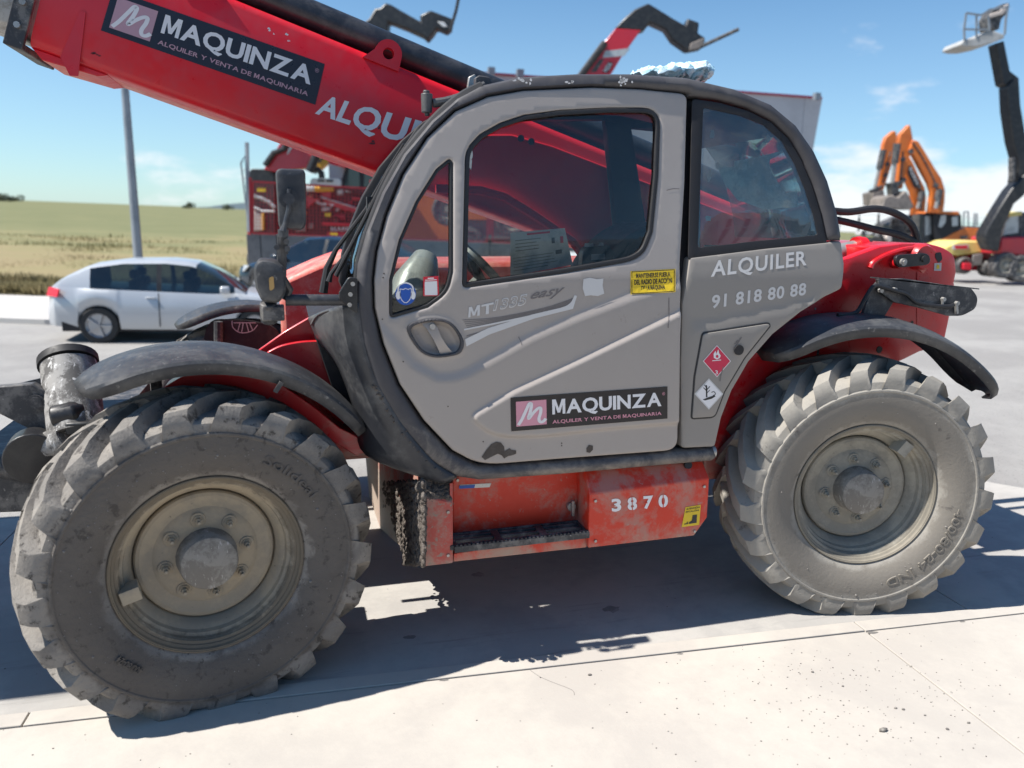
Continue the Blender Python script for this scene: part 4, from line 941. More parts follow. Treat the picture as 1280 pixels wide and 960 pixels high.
dq = quad((764, 623), (835, 617), (835, 635), (765, 641))
for k, ch in enumerate('3870'):
    s0 = (.0, .28, .565, .83)[k]; stencil(ch, dq, (s0, .06, s0+.17, .96))
    gq = s0+.085; q_poly([(gq-.008, -.02, gq+.008, 1.0)] if ch in '80' else [(s0+.0, .45, s0+.07, .52)], dq, St, .0028, M['lowred'], 'stencil_bridge', tbx, grid=(1, 1))
for u, v in ((744, 626), (744, 676), (880, 608), (868, 664)): c = at(u, v, Y=Yt); obj('box_bolt', MB().tube([c+Vector((0, .004, 0)), c+Vector((0, -.006, 0))], .0065, 6), M['steel'], tbx)
for u, v in ((560, 640), (560, 694), (572, 600), (727, 592), (572, 668)): c = at(u, v, Y=.10 if u < 566 else .238); obj('box_bolt', MB().tube([c+Vector((0, .004, 0)), c+Vector((0, -.006, 0))], .0065, 6), M['steel'], TH)
sq = quad((857, 634), (876, 631), (874, 656), (852, 659)); q_poly([(0, 0, 1, 1)], sq, St, .002, M['yellow'], 'crush_warning_sticker', tbx, grid=(2, 2))
q_text('ATENCIÓN', sq, St, .003, M['black'], parent=tbx, sub=(.08, .82, .94, .95), bold=.02); q_text('ESCALÓN', sq, St, .003, M['black'], parent=tbx, sub=(.08, .67, .90, .78), bold=.02)
q_poly([[(.55, .50), (.82, .50), (.84, .10), (.40, .10), (.40, .18), (.54, .24)], [(.12, .10), (.36, .10), (.36, .15), (.12, .14)], [(.22, .18), (.34, .16), (.34, .22)]], sq, St, .003, M['black'], 'boot_mark', tbx)
c = at(859, 581, Y=.135); obj('drain_hole', MB().tube([c, c+Vector((0, -.012, .004))], .018, 14), M['rubber'], tbx)
b = MB(); c = at(892, 566, Y=.11); b.tube([c+Vector((-.03, .02, -.0)), c+Vector((.012, .02, 0))], .028, 14); obj('sill_plug', b, M['steel'], TH)
# --- rear body
RB = [(1052, 326), (1075, 317), (1100, 308), (1130, 304), (1160, 304), (1180, 309, 8), (1194, 318, 8), (1196, 340), (1190, 385), (1180, 432), (1150, 440), (1120, 455), (1060, 452), (980, 460), (940, 500), (905, 600), (880, 600), (880, 540), (905, 500), (940, 440), (1000, 380), (1050, 350)]
YR = .42
ryf = lambda x, z: YR
panel('rear_body_plate', pxz(rp(RB), ryf), [], lambda x, z: YR-.0*x, .05, M['red'], TH, grid=.08, edge=.012)
b = MB(); pr_ = pxz(rp([(1100, 308), (1130, 304), (1160, 304), (1180, 309, 8), (1194, 318, 8), (1196, 340), (1190, 385), (1180, 432), (1120, 440), (1090, 400)]), ryf); b.prism([Vector((p.x, YR+.05, p.y)) for p in pr_], (0, 1.5, 0)); obj('counterweight', b, M['red'], TH, bevel=.01)
Sr = lambda u, v, off=0: at(u, v, Y=YR-off)
# raised weld line, boss, pins and link
b = MB(); b.tube([Sr(*p, .005) for p in crom([(1088, 335), (1093, 327), (1110, 318), (1130, 312), (1148, 310), (1160, 311), (1168, 315)], 5)], .013, 8); obj('edge_bead', b, M['red'], TH)
b = MB(); c = Sr(1148, 321); b.tube([c, c+Vector((0, -.03, 0)), c+Vector((0, -.045, 0))], [.068, .064, .055], 24); c2 = Sr(1118, 328); b.tube([c2, c2+Vector((0, -.05, 0))], .030, 18); b.prism([Sr(1142, 330, .03), Sr(1165, 328, .03), Sr(1154, 342, .0)], (0, .02, 0)); obj('pivot_boss', b, M['red'], TH)
Sl = lambda u, v, off=0: at(u, v, Y=YR-.07-off)
lk = rp([(1119, 319, 8), (1162, 316, 9), (1164, 331, 9), (1121, 335, 8)]); obj('pivot_link', MB().prism([Sl(p.x, p.y) for p in lk], (0, .02, 0)), M['black'], TH, bevel=.003)
b = MB(); c = Sl(1128, 327.5); b.tube([c, c+Vector((0, -.012, 0))], .018, 18); b.tube([c, c+Vector((0, -.02, 0))], .010, 6); obj('link_pin', b, M['steel'], TH); c = Sl(1155, 323.5); obj('link_pin', MB().tube([c, c+Vector((0, -.010, 0))], .016, 18), M['black'], TH)
obj('keyhole_slot', MB().prism([Sr(p.x, p.y, .001) for p in rp([(1169, 316, 2), (1176, 315, 2), (1178, 324, 2), (1173, 329, 2), (1169, 322)])], (0, -.001, 0)), M['rubber'], TH)
q_poly([[(1168, 329), (1177, 328.5), (1176.5, 338.5), (1167.5, 338.5)]], idq, Sr, .002, M['outline'], 'grease_label', TH); q_poly([[(1171, 331), (1174, 331), (1174.5, 336), (1170.5, 336)]], idq, Sr, .003, M['yellow'], 'grease_mark', TH)
for u, v, r in ((1140, 403, .008), (1019, 386, .006), (1099, 437, .018)): c = Sr(u, v); obj('bolt_hole', MB().tube([c, c+Vector((0, -.002, 0))], r, 12), M['rubber'] if u != 1019 else M['steel'], TH)
b = MB(); b.tube([Sr(1146, 340), Sr(1146, 352)], .004, 6); b.tube([Sr(1146, 380), Sr(1146, 425)], .003, 6); obj('weld_seam', b, M['red'], TH)
# rear light bracket
YL = .24
pl = rp([(1097, 349), (1130, 348), (1215, 361, 2), (1223, 372, 6), (1220, 386, 6), (1203, 395, 6), (1186, 395), (1150, 385), (1118, 378), (1101, 366)])
brk = obj('light_bracket', MB().prism([at(p.x, p.y, Y=YL) for p in pl], (0, .018, 0)), M['dustblack'], TH, bevel=.003)
p0, p1 = at(1099, 348.5, Y=YL), at(1224, 362, Y=YL); obj('bracket_flange', MB().prism([p0, p1, p1+Vector((0, .06, .0)), p0+Vector((0, .06, 0))], (0, 0, .006)), M['dustblack'], TH)
obj('bracket_arm', MB().prism([at(u, v, Y=YL+.02) for u, v in ((1098, 352), (1118, 376), (1100, 405), (1075, 405), (1088, 365))], (0, .02, 0)), M['dustblack'], TH, bevel=.003)
hose = crom([at(u, v, Y=YL-.02) for u, v in ((1047, 394), (1060, 393), (1072, 389), (1082, 372), (1092, 358), (1104, 359), (1120, 364), (1133, 368), (1145, 378), (1165, 382), (1185, 383), (1192, 381))], 5)
obj('light_cable', MB().tube(hose, .010, 8), M['rubber'], TH)
b = MB()
for u, v in ((1100, 363), (1117, 362), (1178, 374), (1195, 379), (1048, 396)): c = at(u, v, Y=YL-.004); b.tube([c+Vector((0, .004, 0)), c+Vector((0, -.014, 0))], .011, 6)
b.bar(at(1178, 373, Y=YL-.012), at(1178, 383, Y=YL-.012), .008); b.bar(at(1195, 379, Y=YL-.012), at(1196, 392, Y=YL-.012), .012); obj('bracket_bolts', b, M['steel'], TH)
# hoses and ram behind the cab
for pts, r in (([(1030, 262), (1060, 265), (1095, 261), (1122, 268), (1140, 282), (1148, 305)], .020), ([(1030, 272), (1060, 278), (1095, 287), (1125, 294), (1150, 306)], .020)):
    obj('hydraulic_hose', MB().tube(crom([at(u, v, Y=.95) for u, v in pts], 6), r, 10), M['rubber'], TH)
b = MB(); b.tube([at(1040, 318, Y=.7), at(1068, 311, Y=.7)], .045, 18); obj('ram_body', b, M['steel'], TH); b = MB(); b.tube([at(1068, 311, Y=.7), at(1080, 309, Y=.70)], .055, 20); b.tube([at(1070, 311, Y=.68), at(1075, 310, Y=.68)], .062, 20); obj('ram_eye', b, M['red'], TH)
b = MB(); c = at(1086, 309, Y=.69); b.tube([at(1081, 309, Y=.69), c], .040, 16); obj('ram_pin', b, M['rubber'], TH)
# --- mudguards
def guard(cx, cy, steer, a0, a1, R0, name, lab=None, y0=.02, y1=.42, n=36, flip=False, zc=.622):
    Mx = Matrix.Translation((cx, cy, zc)) @ Matrix.Rotation(steer+(math.pi if flip else 0), 4, 'Z')
    if flip: a0, a1 = 180-a0, 180-a1
    prof = [(.0, -.050), (0, -.012), (.007, -.004), (.05, .008), (.12, .020), (.22, .026), (y1-y0-.03, .014), (y1-y0, -.02)]
    v = []; m_ = len(prof)
    for i in range(n+1):
        t = i/n; a = R_(a0+(a1-a0)*t); e = min(t, 1-t)/.13; w = math.sqrt(max(0, 1-(1-min(1, e))**2)) if e < 1 else 1
        w = .25+.75*w; ymid = (y0+y1)/2+.02
        for dy, dr in prof:
            y = y0+dy; y = ymid+(y-ymid)*w; r = R0+dr*(.4+.6*w)
            v.append((r*math.cos(a), y, r*math.sin(a)))
    f = [(i*m_+k, i*m_+k+1, (i+1)*m_+k+1, (i+1)*m_+k) for i in range(n) for k in range(m_-1)]
    me = newmesh(name, v, f, 32); o = obj(name, me, M['fender'], TH, solid=.009); o.matrix_parent_inverse = TH.matrix_world.inverted(); o.matrix_basis = Mx
    if lab: o['label'] = lab
    return o
guard(0, 0, STF, 119, 31, .745, 'front_mudguard', 'front mudguard in sun-greyed black plastic')
guard(2.81, 0, STR_, 127, 33, .775, 'rear_mudguard', 'rear mudguard, half in shade and half sunlit')
ffg = guard(0, 2.40, R_(12), 122, 40, .71, 'front_mudguard', flip=True); guard(2.81, 2.4, R_(-12), 138, 24, .775, 'rear_mudguard', flip=True)
for x, y, s in ((0, 0, STF), (2.81, 0, STR_)):
    b = MB(); b.bar((-.1, .43, .62), (-.1, .43, 1.36), .04); o = obj('mudguard_stay', b, M['dustblack'], TH); o.matrix_basis = Matrix.Translation((x, y, 0)) @ Matrix.Rotation(s, 4, 'Z')
b = MB(); b.bar(at(344, 490, Y=.06), at(352, 478, Y=.06), .016); obj('arch_clip', b, M['dustblack'], TH)
# round badge behind the far mudguard and its little post
yf_ = 1.95; b = MB(); b.prism([at(u, v, Y=yf_) for u, v in crom([(262, 404), (285, 400), (318, 402), (345, 412), (346, 440), (262, 432)], 3, True)], (0, .05, 0)); obj('inner_arch_plate', b, M['black'], TH)
bd = MB(); 
for p in stroke([(290, 401), (291, 409), (298, 415), (306, 416), (316, 413), (322, 406)], 1.0)+stroke([(292, 403.5), (320, 403.5)], 1)+stroke([(300, 404), (297, 415)], 1)+stroke([(304, 404), (302, 416)], 1)+stroke([(308, 404), (311, 415)], 1)+stroke([(312, 404), (316, 413)], 1): bd.add([at(q[0], q[1], Y=yf_-.004) for q in p], [(0, 1, 2, 3)])
obj('wheel_badge', newmesh('bd', bd.v, bd.f), M['letter'], TH)
obj('work_light_post', MB().tube([at(273, 402, Y=1.9), at(273, 428, Y=1.9)], .025, 10), M['dustblack'], TH)
# --- mirror, lamp and bars at the front left of the cab
YM = .02
mp_ = rp([(344, 214, 6), (349, 210, 4), (379, 211, 5), (382, 216, 3), (383, 280, 6), (378, 288, 5), (352, 287, 5), (348, 282, 4)])
mir = panel('mirror', pxz(mp_, lambda x, z: YM), [], lambda x, z: YM, .055, M['plastic'], TH, grid=.03, edge=.016)
b = MB(); c = at(361, 249, Y=YM-.004); b.tube([c, c+Vector((0, -.02, 0))], .032, 20); b.tube([c+Vector((0, -.02, 0)), c+Vector((0, -.035, 0))], .020, 14)
b.tube([at(361, 236, Y=YM-.03), at(361, 262, Y=YM-.03), at(356, 280, Y=YM-.03), at(354, 289, Y=YM-.03)], [.006, .009, .007, .014], 8); obj('mirror_joint', b, M['plastic'], TH)
b = MB(); b.tube([at(354, 287, Y=.0), at(354, 296, Y=.0)], .018, 10); b.tube([at(352, 293, Y=.05), at(352, 345, Y=.07)], .017, 10); b.box(*[tuple(Vector((min(a, c_) for a, c_ in zip(at(346, 318, Y=.05), at(359, 293, Y=.08))))), tuple(Vector((max(a, c_) for a, c_ in zip(at(346, 318, Y=.05), at(359, 293, Y=.08)))))]) ; obj('mirror_arm', b, M['plastic'], TH)
b = MB()
for u, v in ((358, 302), (359, 311), (346, 309)): c = at(u, v, Y=.04); b.tube([c, c+Vector((0, -.02, 0))], .010, 8)
obj('arm_bolts', b, M['plastic'], TH)
b = MB(); b.tube([at(357, 375, Y=.12), at(441, 375, Y=.12)], .021, 12); b.tube([at(357, 375, Y=.12), at(362, 362, Y=.12), at(352, 345, Y=.09)], .014, 8); obj('front_bar', b, M['plastic'], TH)
YLm = .0
lm = rp([(316, 334, 8), (323, 324, 5), (344, 325, 8), (357, 336, 6), (358, 365, 6), (349, 380, 6), (327, 378, 6), (319, 360)])
lamp = panel('work_lamp', pxz(lm, lambda x, z: YLm), [], lambda x, z: YLm+.0, .12, M['fender'], TH, grid=.03, edge=.025)
q_poly([[tuple(p) for p in rp([(336, 347, 3), (342, 345, 3), (343, 361, 3), (337, 364, 3)])]], idq, lambda u, v, off=0: at(u, v, Y=YLm-.002), 0, M['amber'], 'side_reflector', lamp)
b = MB(); b.tube([at(335, 378, Y=.05), at(337, 402, Y=.08)], .03, 10); b.box(*[tuple(Vector((min(a, c_) for a, c_ in zip(at(328, 402, Y=.03), at(355, 380, Y=.1))))), tuple(Vector((max(a, c_) for a, c_ in zip(at(328, 402, Y=.03), at(355, 380, Y=.1)))))]); obj('lamp_bracket', b, M['dustblack'], TH, bevel=.005)
plate('bar_bracket', rp([(436, 346, 4), (447, 348, 2), (447, 392, 3), (440, 388, 3), (424, 374, 3), (424, 366)]), .085, .02, M['black'])
b = MB()
for u, v in ((441, 355), (438, 368), (437, 381)): c = at(u, v, Y=.084); b.tube([c, c+Vector((0, -.006, 0))], .008, 10)
obj('bracket_screws', b, M['steel'], TH)
# wiper arms and washer hose
yw = .45
obj('wiper_arm', MB().tube([at(404, 366, Y=.5), at(409, 335, Y=.5), at(420, 312, Y=.5), at(458, 262, Y=.45), at(490, 205, Y=.4), at(505, 180, Y=.35)], [.018, .014, .010, .010, .008, .006], 8), M['rubber'], TH)
obj('wiper_arm', MB().tube([at(411, 352, Y=.42), at(414, 342, Y=.42), at(432, 318, Y=.42), at(462, 265, Y=.38)], [.012, .008, .007, .006], 8), M['rubber'], TH)
obj('wiper_blade', MB().tube([at(420, 345, Y=.36), at(448, 290, Y=.34), at(486, 215, Y=.32), at(524, 160, Y=.3)], .009, 8), M['rubber'], TH)
b = MB(); c = at(468, 256, Y=.36); b.box((c.x-.03, c.y-.02, c.z-.03), (c.x+.03, c.y+.02, c.z+.03)); b.tube(crom([at(478, 272, Y=.3), at(462, 258, Y=.34), at(470, 246, Y=.34), at(482, 236, Y=.3)], 5), .006, 6); obj('wiper_joint', b, M['rubber'], TH)
# roof bracket with mirror arm
b = MB(); b.tube(crom([at(u, v, Y=.24) for u, v in ((541, 129), (556, 127), (574, 122), (590, 114), (606, 107))], 4), .017, 10); obj('roof_arm', b, M['fender'], TH)
b = MB(); b.tube([at(533.5, 117, Y=.24), at(533.5, 141, Y=.24)], [.022, .020], 12); b.tube([at(533, 113, Y=.24), at(533, 117, Y=.24)], .013, 10); b.tube([at(534, 141, Y=.24), at(534, 145, Y=.24)], .010, 8); obj('arm_clamp', b, M['fender'], TH, bevel=.003)
obj('roof_bracket', MB().prism([at(u, v, Y=.25) for u, v in ((594, 120), (594, 97), (599, 94), (612, 96), (616, 104), (618, 116))], (0, .03, 0)), M['frame'], TH, bevel=.004)
obj('roof_bracket', MB().prism([at(u, v, Y=.36) for u, v in ((584, 112), (586, 96), (594, 92), (600, 112))], (0, .02, 0)), M['steel'], TH, bevel=.004)
# --- stabiliser at the front
obj('stabiliser_ram', MB().tube([at(86, 456, Y=.55), at(97, 545, Y=.38)], .100, 28), M['chrome'], TH)
obj('ram_cap', MB().tube([at(85, 449, Y=.57), at(86, 457, Y=.55)], .108, 28), M['rubber'], TH)
st = [(-12, 484), (40, 480), (58, 490), (64, 540), (48, 542), (-12, 512)]; o = obj('stabiliser_plate', MB().prism([at(u, v, Y=.42) for u, v in st], (0, .05, 0)), M['dustblack'], TH, bevel=.005)
obj('plate_web', MB().prism([at(u, v, Y=.62) for u, v in ((-12, 487), (10, 483), (54, 472), (60, 478), (62, 500), (-12, 500))], (0, .02, 0)), M['dustblack'], TH)
b = MB(); c = at(45, 503, Y=.415); b.tube([c, c+Vector((0, -.006, 0))], .030, 20); b.tube([c, c+Vector((0, -.010, 0))], .022, 20); obj('plate_boss', b, M['dustblack'], TH)
obj('stabiliser_foot', MB().tube([at(40, 574, Y=.30), at(44, 562, Y=.42)], [.095, .09], 26), M['black'], TH, bevel=.004)
b = MB(); b.tube([at(58, 560, Y=.36), at(84, 545, Y=.34)], .055, 14); b.tube([at(44, 558, Y=.5), at(75, 540, Y=.5)], .05, 12); obj('foot_link', b, M['chrome'], TH)
b = MB(); b.tube([at(66, 522, Y=.36), at(92, 517, Y=.36), at(110, 510, Y=.4)], [.045, .05, .03], 12); b.box(*[tuple(Vector((min(a, c_) for a, c_ in zip(at(82, 545, Y=.3), at(130, 515, Y=.45))))), tuple(Vector((max(a, c_) for a, c_ in zip(at(82, 545, Y=.3), at(130, 515, Y=.45)))))]); obj('knuckle', b, M['black'], TH, bevel=.008)
b = MB(); b.tube([at(-15, 580, Y=.42), at(50, 592, Y=.42)], .045, 12); b.prism([at(u, v, Y=.40) for u, v in ((-14, 590), (45, 598), (40, 640), (-14, 642))], (0, .3, 0)); obj('stabiliser_leg', b, M['dustblack'], TH, bevel=.01)
b = MB(); b.box((-.9, .45, .8), (-.45, 1.95, .95)); obj('stabiliser_beam', b, M['dustblack'], TH)
# plastic wrap lying on the roof
pw = root('plastic_wrap', at(830, 100, Y=.75), 'crumpled pale blue plastic wrap lying on the cab roof', 'plastic wrap')
M['wrap'] = mat('pale_blue_plastic', (.45, .68, .78), .3, v2=(.70, .82, .87), vs=24, v3=(.16, .34, .42), s3=40, t3=(.52, .62))
b = MB(); 
for (c0, rx, rz, n_) in (((822, 92), .13, .026, 1), ((862, 90), .095, .044, 2), ((842, 90), .09, .036, 4)):
    c = at(*c0, Y=.7)+Vector((0, 0, -.01))
    bmm = bmesh.new(); bmesh.ops.create_icosphere(bmm, subdivisions=4, radius=1)
    V = [c+Vector((v.co.x*rx, v.co.y*.16, v.co.z*rz))*1.0+Vector((.02, 0, .022))*noise.noise(v.co*2.6+Vector((n_, 0, 0)))+Vector((0, 0, .014))*noise.noise(v.co*7) for v in bmm.verts]; F = [tuple(v.index for v in f.verts) for f in bmm.faces]; bmm.free(); b.add(V, F)
obj('wrap_film', b.mesh('w', 28), M['wrap'], pw)
# ================================================================== ground
M['asphalt'] = mat('worn_pale_asphalt', (.255, .245, .235), .9, v2=(.32, .31, .295), vs=.5, vt=(.35, .65), v3=(.14, .135, .13), s3=55, t3=(.56, .68), bump=(110, .5, .01), spec=.2)
M['slab'] = mat('bright_concrete', (.48, .445, .395), .85, v2=(.41, .38, .345), vs=1.1, vt=(.38, .68), v3=(.30, .28, .25), s3=19, t3=(.66, .80), bump=(60, .2, .004), spec=.2)
M['strip'] = mat('grey_concrete', (.42, .40, .37), .85, v2=(.35, .335, .315), vs=1.3, vt=(.4, .62), v3=(.27, .26, .245), s3=5, t3=(.56, .74), map3=(.25, 3, 1), bump=(60, .2, .004), spec=.2)
M['kerb'] = mat('pale_pavement', (.50, .48, .45), .85, v2=(.42, .40, .38), vs=.6, bump=(40, .2, .01))
b = MB(); rad = [0, .8, 1.6, 2.4, 3.2, 4, 5, 6, 7, 8, 9, 10, 11, 12, 13, 14, 16, 18, 20, 23, 27, 32, 38, 46, 60, 80, 110, 160, 240, 360, 600, 1200, 2500, 5000]
NA = 96; v = []
for r in rad:
    for k in range(NA):
        a = 2*math.pi*k/NA; x, y = CP.x+r*math.cos(a), CP.y+r*math.sin(a); v.append((x, y, gz(x, y)))
f = [(i*NA+k, i*NA+(k+1) % NA, (i+1)*NA+(k+1) % NA, (i+1)*NA+k) for i in range(len(rad)-1) for k in range(NA)]
tag(obj('ground', newmesh('ground', v, f, 60), M['asphalt']), kind='structure')
ge1, ge2, go = Vector((.99844, -.0557, 0)), Vector((.0557, .99844, 0)), Vector((2.73, -.18, .04))
def slabs(name, m, e0, e1_, xs, z, gap=.006, sk=0):
    o0 = None
    for i in range(len(xs)-1):
        b = MB(); 
        P = [(xs[i]+gap/2, e0), (xs[i+1]-gap/2, e0), (xs[i+1]-gap/2, e1_), (xs[i]+gap/2, e1_)]
        b.prism([(lambda q: Vector((q.x, q.y, .07-.0107*q.x-.05)))(go+ge1*s+ge2*t) for s, t in P], (0, 0, .05+z))
        o = obj(name if o0 is None else 'slab', b, m, o0, bevel=.003)
        if o0 is None: o0 = o; tag(o, kind='structure')
slabs('concrete_apron', M['slab'], -7, -.004, [-11.0, -5.6, 0, 4.4, 8.8, 13], .010)
slabs('concrete_edge_strip', M['slab'], .004, .085, [-11, -7.1, -3.4, 0, 3.6, 7.2, 11], .012)
slabs('concrete_strip', M['strip'], .089, 2.17, [-9, -4.1, .62, 5.4, 10.1, 14.8], .006)
# hairline cracks, a few chipped spots along the joint, oil stains
M['crackm'] = mat('crack_shadow', (.16, .15, .14), .95); M['stain'] = mat('oil_stain', (.20, .19, .18), .7, v2=(.30, .28, .26), vs=14)
ap = [o for o in bpy.data.objects if o.name == 'concrete_apron'][0]; cst = [o for o in bpy.data.objects if o.name == 'concrete_strip'][0]
def gpt(s, t, up): q = go+ge1*s+ge2*t; return Vector((q.x, q.y, .07-.0107*q.x+up))
rk = random.Random(3)
for s0, t0_, ds, dt, n_ in ((-1.55, -.01, .05, -.05, 4), (.9, -.01, -.03, -.07, 10)):
    P = [(s0, t0_)]; 
    for i in range(n_): P.append((P[-1][0]+ds+rk.uniform(-.05, .05), P[-1][1]+dt+rk.uniform(-.02, .02)))
    for a_ in stroke(P, .0022): obj('crack', newmesh('c', [gpt(p.x, p.y, .0106) for p in a_], [(0, 1, 2, 3)]), M['crackm'], ap)
for s0, t0_, r_ in ((-1.9, -.012, .012), (-.9, -.014, .009), (-2.75, -.012, .014), (.02, -.02, .02), (.5, -.012, .012)):
    obj('joint_chip', newmesh('c', [gpt(s0+r_*1.6*math.cos(t)*rk.uniform(.5, 1.2), t0_+r_*.6*math.sin(t)*rk.uniform(.5, 1.2), .0107) for t in np.linspace(0, 5.5, 8)], [tuple(range(8))]), M['crackm'], ap)
for s0, t0_, r_ in ((-1.05, .42, .035), (-1.6, .9, .03), (-.6, 1.2, .05), (-2.0, .35, .02), (-1.3, 1.45, .03)):
    obj('oil_spot', newmesh('c', [gpt(s0+r_*1.3*math.cos(t)*rk.uniform(.6, 1.2), t0_+r_*math.sin(t)*rk.uniform(.6, 1.2), .0068) for t in np.linspace(0, 5.9, 14)], [tuple(range(14))]), M['stain'], cst)
# crumbs and grit on the apron
rnd = random.Random(5); b = MB(); ico = bmesh.new(); bmesh.ops.create_icosphere(ico, subdivisions=1, radius=1); I1 = [v_.co.copy() for v_ in ico.verts]; F1 = [tuple(v_.index for v_ in f_.verts) for f_ in ico.faces]; ico.free()
for i in range(900):
    c = rnd.random()
    if c < .35: s, t = rnd.gauss(-.35, .35), rnd.gauss(-.45, .2)
    elif c < .6: s, t = rnd.uniform(-4, 1.5), rnd.uniform(.3, 1.9)
    else: s, t = rnd.uniform(-4.5, 2.0), rnd.uniform(-1.6, 0)
    r = rnd.uniform(.0010, .0030)*(1+1.2*(rnd.random() > .975)); p = go+ge1*s+ge2*t; z = .07-.0107*p.x+(.010 if t < 0 else .006)
    b.add([Vector((p.x+q.x*r*1.3, p.y+q.y*r, z+r*.4+q.z*r*.6)) for q in [w*(1+.3*noise.noise(w*3+p*9)) for w in I1]], F1)
M['grit'] = mat('dark_grit', (.13, .12, .11), .9, v2=(.30, .28, .25), vs=30)
tag(obj('grit', b.mesh('grit', 20), M['grit']), 'scattered dark crumbs and grit lying on the bright concrete', kind='stuff')
c = at(1104, 914, Z=.055); st_ = root('small_stone', c, 'small grey stone alone on the concrete at the lower right', 'stone')
V = [Vector((c.x+q.x*.020, c.y+q.y*.009, c.z+.006+q.z*.008)) for q in [w*(1+.2*noise.noise(w*2)) for w in I1]]
obj('stone_body', newmesh('s', V, F1, 60), M['grit'], st_)
# --- pavement in front of the field, field, grass
def G(u, d, up=0.0):                    # ground point below pixel column u at heading distance d
    q = wp(u, 271, d); return Vector((q.x, q.y, gz(q.x, q.y)+up))
def sheet(name, rows, m, up, kind='structure', lab=None):
    n = len(rows[0]); v = [tuple(Vector((p.x, p.y, p.z+up))) for r in rows for p in r]
    f = [(i*n+k, i*n+k+1, (i+1)*n+k+1, (i+1)*n+k) for i in range(len(rows)-1) for k in range(n-1)]
    return tag(obj(name, newmesh(name, v, f, 60), m), lab, kind=kind)
US = list(range(-1400, 421, 60))
def dfield(u): return 19.0+max(0, u-60)*.006
sheet('roadside_pavement', [[G(u, (dfield(u)-4.2)*(1-t)+dfield(u)*t) for u in US] for t in (0, .33, .66, 1)], M['kerb'], .05)
b = MB()
for i in range(len(US)-1):
    p, q = G(US[i], dfield(US[i])-4.2), G(US[i+1], dfield(US[i+1])-4.2); dv = Vector((HD.x, HD.y, 0))*.15
    b.add([p, q, q+dv, p+dv]+[w+Vector((0, 0, .10)) for w in (p, q, q+dv, p+dv)], [(0, 1, 5, 4), (4, 5, 6, 7), (3, 2, 6, 7)])
tag(obj('kerb', newmesh('kerb', b.v, b.f), M['kerb']), kind='structure')
mg = bpy.data.materials.new('dry_field'); mg.use_nodes = True; t_ = mg.node_tree; bs = t_.nodes['Principled BSDF']; bs.inputs['Roughness'].default_value = .9; bs.inputs['Specular IOR Level'].default_value = .1
g_ = nn(t_, 'ShaderNodeNewGeometry'); l_ = t_.links.new
n1 = nn(t_, 'ShaderNodeTexNoise'); n1.inputs['Scale'].default_value = .16; n1.inputs['Detail'].default_value = 8; n1.inputs['Roughness'].default_value = .65; n1.inputs['Distortion'].default_value = .8; l_(g_.outputs['Position'], n1.inputs[0])
dm = nn(t_, 'ShaderNodeVectorMath', operation='DOT_PRODUCT'); l_(g_.outputs['Position'], dm.inputs[0]); dm.inputs[1].default_value = HD
dr = nn(t_, 'ShaderNodeMapRange'); dr.inputs[1].default_value = 14; dr.inputs[2].default_value = 60; dr.inputs[3].default_value = -.14; dr.inputs[4].default_value = .22; l_(dm.outputs['Value'], dr.inputs[0])
ad = nn(t_, 'ShaderNodeMath', operation='ADD'); l_(n1.outputs[0], ad.inputs[0]); l_(dr.outputs[0], ad.inputs[1])
rr_ = nn(t_, 'ShaderNodeValToRGB'); c_ = rr_.color_ramp; c_.elements[0].position = .36; c_.elements[0].color = (.27, .22, .125, 1); c_.elements[1].position = .75; c_.elements[1].color = (.165, .17, .085, 1); e = c_.elements.new(.5); e.color = (.25, .22, .115, 1); e = c_.elements.new(.60); e.color = (.20, .195, .10, 1)
l_(ad.outputs[0], rr_.inputs[0]); l_(rr_.outputs[0], bs.inputs['Base Color'])
M['field'] = mg
ds = [0, 1, 2.5, 4.5, 7, 10, 14, 19, 26, 36, 50, 75, 110, 170, 260, 420, 700, 1300, 2600, 4800]
US2 = list(range(-1400, 1981, 60))
sheet('field', [[G(u, max(dfield(u), 46 if u > 420 else 0)+dd, .08+.35*sstep(dd, .3, 3)) for u in US2] for dd in ds], M['field'], 0)
rnd = random.Random(21); b = MB(); vv_ = []; ff_ = []
for i in range(60000):
    u = rnd.uniform(-260, 340); t = rnd.random()**1.9; d = dfield(u)+.1+t*26
    if rnd.random() < .15: d = dfield(u)+rnd.uniform(.05, 1.5)
    p = G(u, d); hgt = rnd.uniform(.28, .62)*(.75+.6*noise.noise(p*.35)); 
    if d-dfield(u) < 1: hgt *= .6
    a = rnd.uniform(0, 6.28); w = rnd.uniform(.006, .014)*(1+t*2); dx, dy = math.cos(a)*w, math.sin(a)*w; lx, ly = rnd.gauss(0, .12), rnd.gauss(0, .12)
    z0 = p.z+.05; n = len(vv_)
    vv_ += [(p.x-dx, p.y-dy, z0), (p.x+dx, p.y+dy, z0), (p.x+lx*.5+dx*.9, p.y+ly*.5+dy*.9, z0+hgt*.6), (p.x+lx*.5-dx*.9, p.y+ly*.5-dy*.9, z0+hgt*.6), (p.x+lx, p.y+ly, z0+hgt)]
    ff_ += [(n, n+1, n+2, n+3), (n+3, n+2, n+4)]
me = bpy.data.meshes.new('grass'); me.from_pydata(vv_, [], ff_); mt2 = mg.copy(); mt2.name = 'dry_grass_blades'; t2 = mt2.node_tree; b2_ = t2.nodes['Principled BSDF']; o2 = [n for n in t2.nodes if n.type == 'OUTPUT_MATERIAL'][0]
tl = nn(t2, 'ShaderNodeBsdfTranslucent'); mx = nn(t2, 'ShaderNodeMixShader'); mx.inputs[0].default_value = .55; src = b2_.inputs['Base Color'].links[0].from_socket
t2.links.new(src, tl.inputs[0]); t2.links.new(b2_.outputs[0], mx.inputs[1]); t2.links.new(tl.outputs[0], mx.inputs[2]); t2.links.new(mx.outputs[0], o2.inputs[0])
